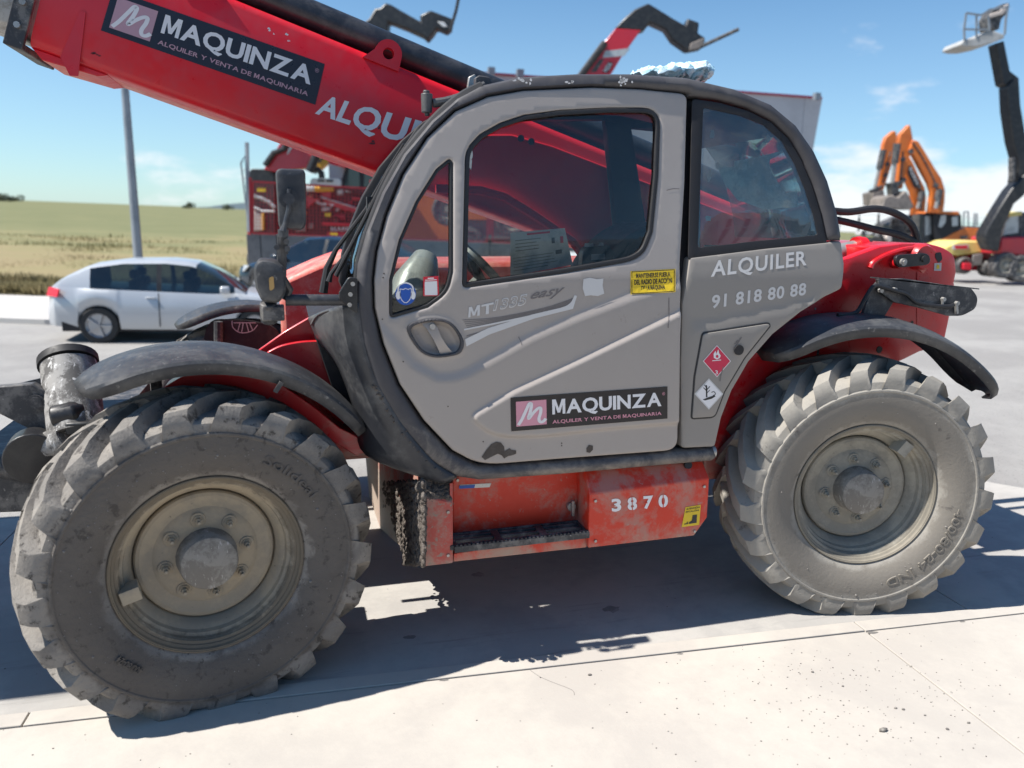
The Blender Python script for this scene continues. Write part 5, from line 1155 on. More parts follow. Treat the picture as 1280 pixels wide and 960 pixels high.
tag(obj('dry_grass', me, mt2), 'tall dry yellow and green grass along the far side of the road', kind='stuff')
# far trees on the skyline
M['leaf'] = mat('dark_foliage', (.08, .10, .06), .8, v2=(.13, .15, .09), vs=.8)
M['bark'] = mat('bark', (.12, .09, .07), .9)
def tree(u, d, w, h, lab, seed):
    p = G(u, d); r = root('tree', p, lab, 'tree', 'trees on the skyline'); rnd = random.Random(seed)
    obj('trunk', MB().tube([p, p+Vector((0, 0, h*.3)), p+Vector((w*.05, 0, h*.7))], [w*.05, w*.04, w*.02], 7), M['bark'], r)
    V = []; F = []
    cl = [(Vector((rnd.gauss(0, .28)*w, rnd.gauss(0, .28)*w, h*(.55+rnd.gauss(0, .16)))), rnd.uniform(.14, .26)*w) for _ in range(9)]
    for i in range(1500):
        c, cr_ = rnd.choice(cl); q = Vector([rnd.gauss(0, 1) for _ in range(3)]).normalized()*cr_*rnd.uniform(.6, 1.05); q.z *= .8; o = p+c+q; s = w*.035
        a = Vector([rnd.gauss(0, 1) for _ in range(3)]).normalized()*s; b2 = Vector([rnd.gauss(0, 1) for _ in range(3)]).normalized()*s
        n = len(V); V += [o-a, o+b2, o+a, o-b2]; F.append((n, n+1, n+2, n+3))
    me = bpy.data.meshes.new('crown'); me.from_pydata(V, [], F); obj('crown', me, M['leaf'], r)
tree(-14, 600, 20, 5.5, 'dark wide tree on the skyline at the far left edge', 1); tree(14, 610, 13, 5, 'second dark tree beside the wide one at the far left edge', 2)
tree(238, 620, 9, 5, 'small round dark tree on the skyline right of the lamp post', 3); tree(284, 640, 8, 4.5, 'smallest dark tree on the skyline next to the fence post', 4)
# distant pale hill
b = MB(); pts = [(232, 0), (262, 2), (285, 6), (310, 9), (345, 13), (400, 12), (470, 9), (540, 4), (600, 0)]; v = []; 
for u, hh in pts: p = G(u, 1500); z = p.z; v += [(p.x, p.y, z-5), (p.x, p.y, z+hh*1.5)]; 
for u, hh in pts: p = G(u, 1900); v += [(p.x, p.y, p.z-5), (p.x, p.y, p.z+hh*1.5)]
n = len(pts); f = [(2*i, 2*i+2, 2*i+3, 2*i+1) for i in range(n-1)]+[(2*i+1, 2*i+3, 2*n+2*i+3, 2*n+2*i+1) for i in range(n-1)]
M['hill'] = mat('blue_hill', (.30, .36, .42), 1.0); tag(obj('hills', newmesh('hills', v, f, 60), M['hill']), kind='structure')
# ================================================================== street lamp
M['galv'] = mat('galvanised_steel', (.30, .32, .34), .5, metal=.5, v2=(.24, .26, .28), vs=2)
p = G(167, 17.8); LT = TM.to_3x3() @ Vector((0, 0, 1)); lr = root('street_lamp', p, 'tall grey galvanised lamp post rising behind the silver car', 'street lamp')
pole = wp(155, 96, 17.8); dirp = (pole-p).normalized(); obj('lamp_pole', MB().tube([p, p+dirp*1.2, p+dirp*9.0], [.105, .10, .055], 16), M['galv'], lr)
obj('access_sleeve', MB().tube([p, p+dirp*.9], .125, 16), M['galv'], lr); tip = p+dirp*9; obj('lamp_arm', MB().tube([tip, tip+Vector((-.3, -.2, .3)), tip+Vector((-1.2, -.8, .45))], .03, 8), M['galv'], lr); obj('lamp_head', MB().box((-.3, -.12, -.06), (.3, .12, .06), Matrix.Translation(tip+Vector((-1.4, -.95, .45)))), M['galv'], lr, bevel=.03)
# ================================================================== cars
M['glassdk'] = mat('dark_car_glass', (.02, .03, .035), .06, spec=.8, rv=.02); M['carglass'] = glass('car_side_glass', (.28, .33, .33), .05, dust=.01); M['cartyre'] = mat('car_tyre', (.03, .03, .03), .8); M['alloy'] = mat('alloy_wheel', (.45, .46, .48), .35, metal=.7)
def car(Mx, label, paint, L=4.3, H=1.44, Wd=.88, flat=False, group=None):
    r = root('parked_car', (0, 0, 0), label, 'car', group, M=Mx); k = H/1.44
    def I(x, xs, ys): return float(np.interp(x, xs, ys))
    xr, xf, R = -1.30, 1.29, .345
    def zb(x):
        z = .24+.05*abs(x/2.15)**3
        for c in (xr, xf):
            if abs(x-c) < R: z = max(z, .31+math.sqrt(R*R-(x-c)**2))
        return z*k
    zbelt = lambda x: I(x, [-2.15, -2.1, -1.9, -1.0, .6, 1.0, 1.6, 2.0, 2.15], [.60, .88, .96, .93, .88, .90, .80, .68, .50])*k
    wd = lambda x: Wd*I(x, [-2.15, -2.0, -1.4, 0, 1.3, 1.9, 2.1, 2.15], [.66, .87, .98, 1.0, .98, .88, .72, .55])
    zr = lambda x: I(x, [-2.06, -1.85, -1.45, -.9, -.2, .25, .6, 1.15], [.96, 1.12, 1.33, 1.42, 1.44, 1.40, 1.24, .90])*k
    xs = sorted(set([-2.15, -2.12, -2.05]+list(np.arange(-2.0, 2.01, .1).round(3))+[xr-R, xr-R+.03, xr+R-.03, xr+R, xf-R, xf-R+.03, xf+R-.03, xf+R, 2.05, 2.12, 2.15])); sc = L/4.3
    v = []; f = []; 
    for x in xs:
        w = wd(x); z0, z1 = zb(x), zbelt(x); zm = z0+(z1-z0)*.5
        half = [(w*.94, z0), (w*1.0, min(z0+.10, zm)), (w*1.01, zm), (w*.985, z0+(z1-z0)*.8), (w*.92, z1), (w*.6, z1+.03), (0, z1+.045)]
        ring = [(-y, z) for y, z in half[::-1]]; ring = [(y, z) for y, z in half]+ring[1:]
        v += [(x*sc, y, z) for y, z in ring]
    m = 13; n = len(xs)
    for i in range(n-1):
        for j in range(m-1): f.append((i*m+j, i*m+j+1, (i+1)*m+j+1, (i+1)*m+j))
    f.append(tuple(range(m))); f.append(tuple((n-1)*m+j for j in range(m)))
    obj('body', newmesh('body', v, f, 40), paint, r, True)
    gx = [x for x in xs if -2.06 < x < 1.15]; gx = [-2.05]+gx[1:]+[1.14]
    def gl(name, rng, a, b_, m_, side=0, off=0.0):
        v = []; f = []; X = [x for x in gx if rng[0] <= x <= rng[1]]; X = [rng[0]]+[x for x in X if rng[0] < x < rng[1]]+[rng[1]]
        for x in X:
            w = wd(x)*.92; z1 = zbelt(x); z2 = zr(x); wr = w*(1-.20*min(1, (z2-z1)/.5))
            pt = [(w, z1), (w*.55+wr*.45, z1+(z2-z1)*.5), (wr, z2-.05*min(1, (z2-z1)/.3)), (wr*.88, z2), (0, z2+.015)]
            pt = pt[a:b_+1]
            if side == 0: pt = pt+[(-y, z) for y, z in pt[::-1][(1 if pt[-1][0] == 0 else 0):]]
            elif side < 0: pt = [(-y, z) for y, z in pt]
            v += [(x*sc, y*(1+off/max(.1, abs(y))) if y else 0, z+(off if a > 2 else 0)) for y, z in pt]
        m = len(v)//len(X)
        for i in range(len(X)-1):
            for j in range(m-1): f.append((i*m+j, i*m+j+1, (i+1)*m+j+1, (i+1)*m+j))
        return obj(name, newmesh(name, v, f, 40), m_, r, True)
    gl('roof', (-1.5, .30), 2, 4, paint); gl('windscreen', (.30, 1.14), 2, 4, M['glassdk']); gl('rear_window', (-2.05, -1.5), 2, 4, M['glassdk'] if flat else paint)
    for s in (1, -1):
        gl('pillar_panel', (-2.05, -1.42), 0, 2, paint, s); gl('side_window', (-1.42, -.35), 0, 2, M['carglass'], s); gl('side_window', (-.27, .95), 0, 2, M['carglass'], s); gl('pillar', (-.35, -.27), 0, 2, M['black'], s); gl('pillar', (.95, 1.14), 0, 2, paint, s)
        obj('door_seam', MB().box((-.315*sc, s*(Wd*1.012)-.004, .30), (-.30*sc, s*(Wd*1.012)+.004, .90*k)), M['black'], r, True)
        obj('door_handle', MB().box((-.52*sc, s*Wd*.985-.015, .79*k), (-.36*sc, s*Wd*.985+.025, .82*k)), paint, r, True, bevel=.008)
        obj('tail_light', MB().prism([(-2.13*sc, s*.60, .80*k), (-1.90*sc, s*.86, .80*k), (-1.86*sc, s*.86, .93*k), (-2.08*sc, s*.62, .95*k)], (-.02, s*.02, 0)), M['redprint'], r, True)
        obj('headlight', MB().prism([(2.05*sc, s*.55, .56*k), (1.72*sc, s*.84, .62*k), (1.55*sc, s*.85, .76*k), (1.9*sc, s*.62, .74*k)], (.03, s*.02, .0)), M['paper'], r, True)
        obj('door_mirror', MB().box((.72*sc, s*.92-.09, .90*k), (.88*sc, s*.92+.09, 1.03*k)), paint, r, True, bevel=.03)
        for x in (xr, xf):
            M2 = Matrix.Translation((x*sc, s*(Wd-.02), .31)) @ Matrix.Rotation(0 if s < 0 else math.pi, 4, 'Z')
            wv = MB().lathe([(.19, .20), (.19, .29), (.15, .315), (.03, .315), (.0, .30), (.0, .215), (.02, .205)], 32).mesh('t', 40); wo = obj('wheel', wv, M['cartyre'], r, True, M2)
            hb_ = MB(); hb_.lathe([(.0, .212), (.012, .20), (.05, .19), (.05, .0)], 32)
            for kk in range(5): a = 2*math.pi*kk/5; hb_.bar((0, .008, 0), (.20*math.cos(a), .008, .20*math.sin(a)), .055, .02)
            obj('alloy_rim', hb_.mesh('r', 30), M['alloy'], wo, True)
    for x in (-.75, .15):
        for s in (.36, -.36): obj('seat_back', MB().box((x-.10, s-.22, .5), (x+.06, s+.22, 1.08*k)).box((x-.10, s-.12, 1.10*k), (x+.02, s+.12, 1.25*k)), M['interior'], r, True, bevel=.03)
    obj('underbody', MB().box((-1.9*sc, -.78, .2), (1.9*sc, .78, .45)), M['interior'], r, True); 
    for x in (xr, xf): obj('wheel_well', MB().box(((x-.36)*sc, -.70, .3), ((x+.36)*sc, .70, .72*k)), M['interior'], r, True)
    return r
def carM(u, d, ang, z=0.0, sc=1):
    p = G(u, d); up = (TM.to_3x3() @ Vector((0, 0, 1))); fw = (RT*math.cos(ang)+HD*math.sin(ang)); fw = (fw-up*fw.dot(up)).normalized(); sd = up.cross(fw)
    m = Matrix((fw, sd, up)).transposed().to_4x4(); m.translation = p+Vector((0, 0, z)); return m @ Matrix.Scale(sc, 4)
M['silver'] = mat('silver_car_paint', (.50, .52, .54), .3, metal=.25, coat=.5, rv=.02); M['navy'] = mat('dark_blue_car_paint', (.008, .018, .032), .25, coat=.6, rv=.02); M['whitecar'] = mat('white_car_paint', (.70, .71, .72), .3, coat=.5, rv=.02)
car(carM(222, 14.1, R_(14), 0, .96), 'silver five-door hatchback standing on the road at the left', M['silver'])
car(carM(414, 17.0, R_(180-24), .30), 'dark blue car parked in front of the grey wall behind the mirror', M['navy'], flat=True)
car(carM(668, 15.5, R_(180-8), 0), 'white car seen through the cab door window', M['whitecar'], flat=True)
car(carM(398, 19.2, R_(180-20), -.25, .9), 'grey car mostly hidden between the silver car and the wall', M['silver'], flat=True)
# ================================================================== walled yard: concrete wall with red mesh fence
M['wall'] = mat('weathered_concrete_wall', (.22, .205, .195), .9, v2=(.15, .14, .135), vs=1.2, bump=(12, .3)); M['fencered'] = mat('red_fence_steel', (.50, .035, .04), .5)
def plane_pt(u, v, d): return wp(u, v, d)
wl = [(308, 292.5, 19.6), (760, 310, 23.0)]
def wallpt(t): u = 308+(760-308)*t; d = 19.6+(23.0-19.6)*t; return u, d
w_ = root('boundary_wall', G(534, 21.3), 'grey concrete boundary wall under the red mesh fence', 'wall')
def wall_top(u): return 292.5+(u-308)*.0375
# panels of the wall, each its own piece
ft = [308+k*49.5*3.06/1 for k in range(4)]
cols = [307, 325, 466, 612, 760]
for i in range(len(cols)-1):
    ua, ub = cols[i]+.6, cols[i+1]-.6; da, db_ = 19.6+(ua-308)*.0075, 19.6+(ub-308)*.0075
    P = [wp(ua, wall_top(ua), da), wp(ub, wall_top(ub), db_)]; Q = [Vector((p.x, p.y, gz(p.x, p.y)-.1)) for p in P]
    obj('wall_panel', MB().prism([P[0], P[1], Q[1], Q[0]], HD*.25), M['wall'], w_, bevel=.01)
# fence panels
def fpt(u, v): return wp(u, v, 19.62+(u-308)*.0075)
fn = root('mesh_fence', fpt(312, 292), 'red welded-mesh fence standing on the grey concrete wall', 'fence')
def fence_panel(u0, u1):
    top = lambda u: 227+(u-315)*.06; bot = lambda u: 291+(u-308)*.0375
    fr_ = MB(); c4 = [fpt(u0, top(u0)), fpt(u1, top(u1)), fpt(u1, bot(u1)), fpt(u0, bot(u0))]
    for i in range(4): fr_.bar(c4[i], c4[(i+1) % 4], .05)
    r = obj('fence_panel', fr_, M['fencered'], fn); wr_ = MB(); nx, ny = max(2, int((u1-u0)/4.4)), 15
    for k in range(1, nx): u = u0+(u1-u0)*k/nx; wr_.bar(fpt(u, top(u)), fpt(u, bot(u)), .010)
    for k in range(1, ny): t = k/ny; a = fpt(u0, top(u0)*(1-t)+bot(u0)*t); b_ = fpt(u1, top(u1)*(1-t)+bot(u1)*t); wr_.bar(a, b_, .012)
    obj('wire_mesh', wr_, M['fencered'], r)['kind'] = 'stuff'
fence_panel(316, 462); fence_panel(467, 609); fence_panel(616, 756)
for u in (312, 464.5, 612.5): b = MB(); b.bar(fpt(u, 293), fpt(u, 225 if u > 320 else 222), .08); obj('fence_post', b, M['fencered'], fn)
fp = root('fence_post', fpt(310, 290), 'thin grey fence post with an outward sloping arm at the wall corner', 'fence post')
b = MB(); b.bar(fpt(311, 290), fpt(308.5, 178), .07); obj('post', b, M['galv'], fp); b = MB(); b.bar(fpt(310.5, 283), fpt(301, 203), .03); b.bar(fpt(301, 203), fpt(309, 192), .03)
for k in range(7): a = fpt(301+(k*1.2), 205+k*10); b.bar(a, fpt(310, 198+k*11), .010)
obj('side_mesh', b, M['galv'], fp)
# slatted fence across the yard behind the photographer; it shows only as reflections in the cab glass
sf = root('slatted_fence', (1.5, -10.5, 0), 'tall slatted fence behind the viewer, seen only mirrored in the cab windows', 'fence')
M['slat'] = mat('grey_slat', (.55, .54, .51), .6, v2=(.45, .44, .42), vs=3)
SL = None
for k in range(46):
    x = -7+k*.40
    if SL is None: SL = MB().box((-.13, -.02, .1), (.13, .02, 3.6)).mesh('slat', 30); SL.materials.append(M['slat'])
    o = bpy.data.objects.new('slat', SL); COL.objects.link(o); o.location = (x, -10.5, 0); keep(o, sf); 
for z in (.3, 2.0, 3.5): obj('rail', MB().box((-7.3, -10.62, z), (11.5, -10.53, z+.12)), M['galv'], sf)
shd = root('reflection_shed', (1.5, -14.5, 0), 'dark shed added behind the slatted fence, unseen, for the cab windows to mirror', 'building')  # unseen shed, added only to give the cab glass something dark to reflect
obj('shed_wall', MB().box((-12, -16, 0), (16, -13, 3.2)), M['interior'], shd); obj('shed_roof', MB().prism([(-12.3, -12.6, 3.2), (-12.3, -14.5, 4.1), (-12.3, -16.4, 3.2)], (28.6, 0, 0)), M['galv'], shd)
# ================================================================== machines beyond
def bp(name, px, d, th, m, par, tr=lambda p: p, bev=.02):
    b = MB(); b.prism([wp(*tr(p), d) for p in px], HD*th); return obj(name, b, m, par, bevel=bev)
def btube(name, px, d, r, m, par, tr=lambda p: p): return obj(name, MB().tube([wp(*tr(p), d) for p in px], r, 10), m, par)
def bwheel(u, v, rpx, d, par, m=None, th=.4):
    c = wp(u, v, d); R2_ = rpx*d/FPX; Mx = Matrix.Translation(c) @ Matrix.Rotation(-YAW, 4, 'Z'); k = R2_/.62
    o = obj('wheel', MB().lathe([(.0, .55*R2_), (-.02, .6*R2_), (-.03, .85*R2_), (.02, R2_), (th-.05, R2_), (th, .85*R2_), (th, .5*R2_)], 28, Mx).mesh('w', 35), M['dustblack'] if m is None else m, par)
    rb = MB().lathe([(-.01, .56*R2_), (.05, .48*R2_), (.06, .25*R2_), (.0, .2*R2_), (.0, 0)], 24, Mx); 
    ob = obj('hub', rb.mesh('h', 30), M['rim2'], o); return o
z1 = lambda p: (300+p[0]/6.4, 160+p[1]/6.4)
z2 = lambda p: (430+p[0]/6.4, p[1]/6.4)
z3 = lambda p: (700+p[0]/5.333, p[1]/5.333)
z6 = lambda p: (1030+p[0]/5.052, 130+p[1]/5.052)
z8 = lambda p: (1080+p[0]/5.053, 180+p[1]/5.053)
z4 = lambda p: (860+p[0]/3.048, p[1]/3.048)
z9 = lambda p: (1180+p[0]/7.38, p[1]/7.38)
M['bgred'] = mat('red_machine_paint', (.52, .015, .03), .35, v2=(.45, .02, .04), vs=1.0, coat=.3); M['orange'] = mat('orange_machine_paint', (.62, .16, .025), .45, v2=(.52, .12, .02), vs=1.2); M['ylw'] = mat('pale_yellow_paint', (.70, .56, .18), .5); M['yorange'] = mat('yellow_orange_paint', (.65, .32, .03), .45); M['whitep'] = mat('white_machine_paint', (.60, .60, .60), .45)
M['bucket'] = mat('worn_bucket_steel', (.22, .19, .17), .7, v2=(.12, .11, .10), vs=3)
# red rotating telehandler behind the fence
d = 25.0
mr = root('rotating_telehandler', G(420, d+1), 'red rotating telehandler behind the mesh fence with its boom raised and a black head', 'telehandler')
bp('boom', [(190, 330), (390, 10), (640, 100), (520, 320), (440, 330), (270, 350)], d, .6, M['bgred'], mr, z1)
bp('boom', [(390, 10), (450, -85), (520, -60), (640, 100)], d+.02, .56, M['bgred'], mr, z1)
bp('upper_boom', [(380, 165), (410, 118), (463, 40), (478, 44), (470, 60), (440, 118), (425, 165)], d+.1, .5, M['bgred'], mr)
bp('boom_head', [(105, 220), (200, 145), (245, 65), (290, 60), (330, 20), (375, 35), (450, 80), (610, 170), (605, 120), (690, 80), (780, 115), (870, 150), (855, 230), (820, 260), (740, 225), (715, 265), (665, 325), (630, 290), (500, 230), (355, 175), (350, 250), (300, 295), (200, 260)], d, .5, M['black'], mr, z2, .05)
bp('head_gap', [(745, 170), (800, 175), (830, 215), (790, 215)], d-.03, .02, M['whitep'], mr, z2)
btube('fork', [(918, -20), (895, 90), (850, 240)], d, .05, M['black'], mr, z2)
btube('boom_ram', [(555, 350), (640, 150), (690, 110)], d-.25, .13, M['black'], mr, z1); btube('boom_ram_rod', [(640, 150), (680, 90)], d-.27, .07, M['steel'], mr, z1)
btube('boom_hose_guide', [(200, 300), (270, 200), (350, 170), (400, 30)], d-.1, .09, M['black'], mr, z1)
bp('ladder_print', [(375, 205), (400, 130), (470, 40), (480, 60), (420, 150), (385, 210)], d-.03, .02, M['whitep'], mr, z1, 0)
bp('body_shell', [(75, 345), (95, 325), (240, 330), (275, 365), (280, 900), (60, 900)], d+.2, 1.2, M['black'], mr, z1)
bp('lower_body', [(100, 440), (1050, 480), (1050, 900), (100, 900)], d+.6, 1.5, M['interior'], mr, z1)
bp('red_stripe', [(530, 545), (600, 545), (960, 650), (985, 672), (900, 672), (600, 590), (535, 640)], d+.4, .1, M['bgred'], mr, z1); bp('grey_stripe', [(530, 515), (600, 530), (980, 650), (960, 655), (600, 548), (530, 545)], d+.38, .1, M['paper'], mr, z1)
q_text('MRT', quad(z1((610, 580)), z1((760, 612)), z1((752, 640)), z1((606, 606))), lambda u, v, off=0: wp(u, v, d+.36-off), .02, M['whitep'], parent=mr, bold=.04)
bp('red_bar', [(655, 750), (895, 762), (895, 785), (655, 775)], d+.2, .1, M['redprint'], mr, z1); bp('red_lower_panel', [(695, 828), (920, 830), (920, 890), (700, 890)], d+.3, .1, M['bgred'], mr, z1)
q_text('MANITOU', quad(z1((725, 792)), z1((1010, 792)), z1((1010, 825)), z1((725, 825))), lambda u, v, off=0: wp(u, v, d+.3-off), .02, M['whitep'], parent=mr, bold=.04)
q_text('MT', quad(z1((730, 865)), z1((780, 865)), z1((780, 885)), z1((730, 885))), lambda u, v, off=0: wp(u, v, d+.28-off), .02, M['whitep'], parent=mr, bold=.04)
for P_ in ([(138, 480), (205, 482), (203, 510), (138, 508)], [(680, 680), (728, 682), (726, 712), (680, 710)], [(720, 835), (780, 838), (780, 860), (720, 858)]): bp('yellow_label', P_, d+.1, .02, M['yellow'], mr, z1, 0)
bp('beige_door', [(110, 660), (190, 690), (192, 820), (110, 825)], d+.1, .05, M['liner'], mr, z1); bp('yellow_post', [(172, 680), (195, 688), (195, 820), (175, 820)], d+.05, .05, M['yorange'], mr, z1)
btube('pale_hose', [(90, 540), (150, 555), (230, 590), (280, 640)], d+.1, .06, M['paper'], mr, z1); btube('pale_hose', [(110, 635), (180, 665), (280, 665)], d+.1, .04, M['whitep'], mr, z1)
btube('amber_beam', [(530, 487), (600, 487)], d, .10, M['paper'], mr, z1); btube('amber_beam', [(600, 487), (745, 485)], d, .09, M['yorange'], mr, z1)
rq_ = random.Random(4)
for i in range(30):
    x0, y0 = rq_.uniform(110, 900), rq_.uniform(490, 800); w0, h0 = rq_.uniform(25, 110), rq_.uniform(12, 60); sk = rq_.uniform(-15, 15)
    bp('machine_panel', [(x0, y0), (x0+w0, y0+sk), (x0+w0, y0+h0+sk), (x0, y0+h0)], d+rq_.uniform(.42, .55), .1, M[rq_.choice(['dustblack', 'paper', 'bgred', 'wall', 'bgred', 'orange'])], mr, z1)
for i in range(7):
    x0, y0 = rq_.uniform(130, 800), rq_.uniform(500, 760); btube('machine_hose', [(x0, y0), (x0+40, y0-20), (x0+90, y0+10), (x0+120, y0+60)], d+.3, .05, M['rubber'], mr, z1)
cb = bp('cab_shell', [(795, 470), (845, 310), (880, 275), (990, 255), (1240, 280), (1300, 470), (1240, 600), (900, 520)], d+.5, 1.2, M['interior'], mr, z1); bp('cab_glass', [(835, 468), (878, 310), (955, 290), (958, 470)], d+.48, .02, M['glassdk'], mr, z1, 0); bp('cab_glass', [(990, 470), (1000, 300), (1180, 310), (1200, 470)], d+.48, .02, M['glassdk'], mr, z1, 0)
bp('cab_roof', [(700, 250), (820, 245), (985, 242), (990, 260), (900, 278), (860, 305), (780, 305), (715, 285)], d+.3, 1.4, M['redprint'], mr, z1)
bp('engine_hood', [(560, 425), (575, 402), (790, 402), (805, 420), (805, 465), (560, 455)], d+.3, 1.0, M['whitep'], mr, z1); bp('hood_vent', [(620, 415), (675, 415), (675, 430), (620, 430)], d+.28, .02, M['black'], mr, z1, 0); bp('hood_vent', [(690, 415), (745, 415), (745, 432), (690, 432)], d+.28, .02, M['black'], mr, z1, 0)
btube('exhaust_hose', [(590, 350), (620, 330), (650, 360), (655, 400)], d+.2, .10, M['black'], mr, z1)
for u, v in ((330, 325), (385, 325), (520, 335), (580, 340)): bwheel(u, v, 22, d+.5, mr)
# yellow-orange excavator arm behind it
ey = root('excavator', G(500, 29), 'yellow orange excavator arm rising behind the red rotating telehandler', 'excavator')
bp('arm', [(700, 140), (770, 150), (900, 190), (1200, 330), (1200, 480), (900, 420), (780, 200), (640, 330), (600, 300), (640, 235)], 29, .5, M['yorange'], ey, z1); bp('arm_print', [(625, 265), (680, 200), (692, 212), (630, 285)], 28.97, .02, M['black'], ey, z1, 0)
bp('upper_body', [(500, 235), (640, 235), (660, 300), (480, 300)], 29.5, 1.8, M['orange'], ey); bp('counterweight', [(640, 240), (700, 245), (700, 300), (640, 300)], 29.6, 1.8, M['interior'], ey); bp('track', [(480, 300), (690, 305), (690, 330), (480, 325)], 29.6, .6, M['dustblack'], ey)
for u, v in ((640, 276), (560, 262)): bwheel(u, v, 20, 24.0, ey)
# telehandler boom rising beyond the cab roof
bt = root('telehandler', G(660, 30), 'telehandler beyond the cab roof, only its red boom with a black tip and fork showing', 'telehandler'); d2 = 27
bp('boom', [(60, 620), (150, 480), (262, 320), (370, 190), (540, 200), (410, 380), (350, 480), (240, 640)], d2, .55, M['bgred'], bt, z3)
bp('boom_jib', [(365, 190), (430, 120), (500, 60), (590, 20), (640, 50), (760, 125), (840, 170), (850, 120), (930, 150), (920, 220), (970, 250), (950, 320), (850, 340), (750, 270), (700, 195), (600, 150), (565, 200), (540, 205)], d2, .5, M['black'], bt, z3, .05)
bp('jib_plate', [(870, 290), (960, 250), (968, 270), (945, 318), (860, 335)], d2-.05, .04, M['bucket'], bt, z3); btube('fork', [(930, 315), (1190, 195)], d2, .06, M['dustblack'], bt, z3); btube('boom_pipe', [(60, 615), (160, 475), (300, 285)], d2-.1, .12, M['black'], bt, z3)
bp('grey_band', [(300, 340), (470, 320), (430, 372), (285, 385)], d2-.02, .02, M['paper'], bt, z3, 0); bp('grey_print', [(205, 480), (265, 395), (295, 395), (240, 480)], d2-.02, .02, M['dustblack'], bt, z3, 0); bp('name_plate', [(285, 480), (320, 415), (350, 415), (348, 435), (318, 485)], d2-.03, .02, M['decal'], bt, z3, 0)
q_text('NZA', quad(z3((286, 470)), z3((326, 412)), z3((350, 426)), z3((312, 482))), lambda u, v, off=0: wp(u, v, d2-.04-off), .01, M['whitep'], parent=bt, bold=.03)
bp('rear_boom', [(600, 260), (712, 118), (745, 122), (650, 290)], d2+.05, .5, M['bgred'], bt); bp('body_shell', [(640, 245), (700, 235), (720, 300), (640, 300)], d2+1, 2, M['dustblack'], bt); bp('engine_panel', [(576, 244), (600, 238), (636, 252), (640, 275), (580, 275)], d2+1, 1.6, M['orange'], bt); bp('side_panel', [(650, 262), (690, 258), (694, 280), (652, 282)], d2+.9, .1, M['paper'], bt); bp('lower_frame', [(570, 275), (640, 275), (640, 298), (570, 298)], d2+1.1, 1, M['wall'], bt)
for u, v in ((585, 305), (690, 310)): bwheel(u, v, 21, d2+.8, bt)
# white warehouse
M['panelw'] = mat('white_wall_panel', (.50, .49, .50), .7, v2=(.45, .44, .45), vs=.6); M['coping'] = mat('dark_red_coping', (.34, .02, .06), .5)
wh = root('warehouse', G(720, 34), 'white panelled warehouse with a dark red roof edge behind the cab', 'building')
tu = [(405, 76), (470, 81), (560, 87.5), (650, 94), (740, 100.8), (830, 107.5), (920, 114), (1006, 120.3), (1028, 122)]
for i in range(len(tu)-1):
    (ua, va), (ub, vb) = tu[i], tu[i+1]; da, db_ = 29+(ua-590)*.0078+1.5, 29+(ub-590)*.0078+1.5
    P = [wp(ua+.15, va+1.5, da), wp(ub-.15, vb+1.5, db_)]; lean = Vector((0, 0, 0)); Q = [Vector((p.x, p.y, gz(p.x, p.y)-.2)) for p in P]
    if ub == 1028: Q[1] = Q[1]-RT*.75
    obj('wall_panel', MB().prism([P[0], P[1], Q[1], Q[0]], HD*.3), M['panelw'], wh, bevel=.008)
    P = [wp(ua, va-1, da-.08), wp(ub, vb-1, db_-.08)]; P2 = [wp(ua, va+1.6, da-.08), wp(ub, vb+1.6, db_-.08)]; obj('roof_coping', MB().prism([P[0], P[1], P2[1], P2[0]], HD*.5), M['coping'], wh)
P = [wp(405, 78, 29.1), wp(1028, 124, 33.9)]; Q = [P[1]+HD*16, P[0]+HD*16]
obj('flat_roof', MB().prism([p+Vector((0, 0, -.25)) for p in (P[0]+HD*.4, P[1]+HD*.4, Q[0], Q[1])], (0, 0, -.2)), M['panelw'], wh)
for u, v in ((614, 89.5), (650, 92), (1021, 121)): c = wp(u, v, 29.2+(u-590)*.0078); obj('roof_floodlight', MB().box((c.x-.12, c.y-.1, c.z-.12), (c.x+.12, c.y+.1, c.z+.14)), M['galv'], wh)
# ================================================================== orange excavators on the right
def exc(d, boom, stick, bucket, rams, lab, extra=None):
    r = root('excavator', G(1190, d+1), lab, 'excavator', 'orange excavators with folded arms')
    bp('boom', boom, d, .32, M['orange'], r, z6, .06); bp('stick', stick, d+.1, .32, M['orange'], r, z6, .05)
    if bucket: bp('bucket', bucket, d-.3, 1.2, M['bucket'], r, z6, .05)
    for a in rams: btube('ram', a, d-.15, .09, M['steel'], r, z6); btube('ram_barrel', [a[0], tuple((Vector(a[0])*.5+Vector(a[1])*.5))], d-.16, .16, M['dustblack'], r, z6)
    return r
d = 36.0
e1 = exc(d, [(535, 300), (560, 225), (600, 235), (640, 300), (700, 400), (745, 470), (768, 545), (765, 620), (755, 690), (665, 690), (672, 620), (680, 560), (660, 500), (610, 410), (565, 325)],
  [(520, 150), (535, 130), (548, 135), (560, 200), (570, 260), (550, 310), (525, 400), (498, 535), (462, 540), (470, 440), (478, 330), (470, 250), (480, 190)],
  None, [[(462, 250), (432, 500)], [(730, 545), (705, 660)]], 'nearer orange excavator with grey bucket and its arm folded in a peak', )
M['bk'] = M['bucket']; bp('bucket', [(420, 575), (470, 590), (520, 545), (545, 590), (572, 652), (540, 668), (460, 664), (365, 655), (300, 662), (302, 645), (370, 640), (385, 590)], d-.4, 1.4, M['bucket'], e1, z6, .05)
bp('bucket_link', [(410, 500), (505, 482), (508, 492), (470, 520), (478, 560), (430, 575), (425, 520)], d-.2, .5, M['dustblack'], e1, z6); 
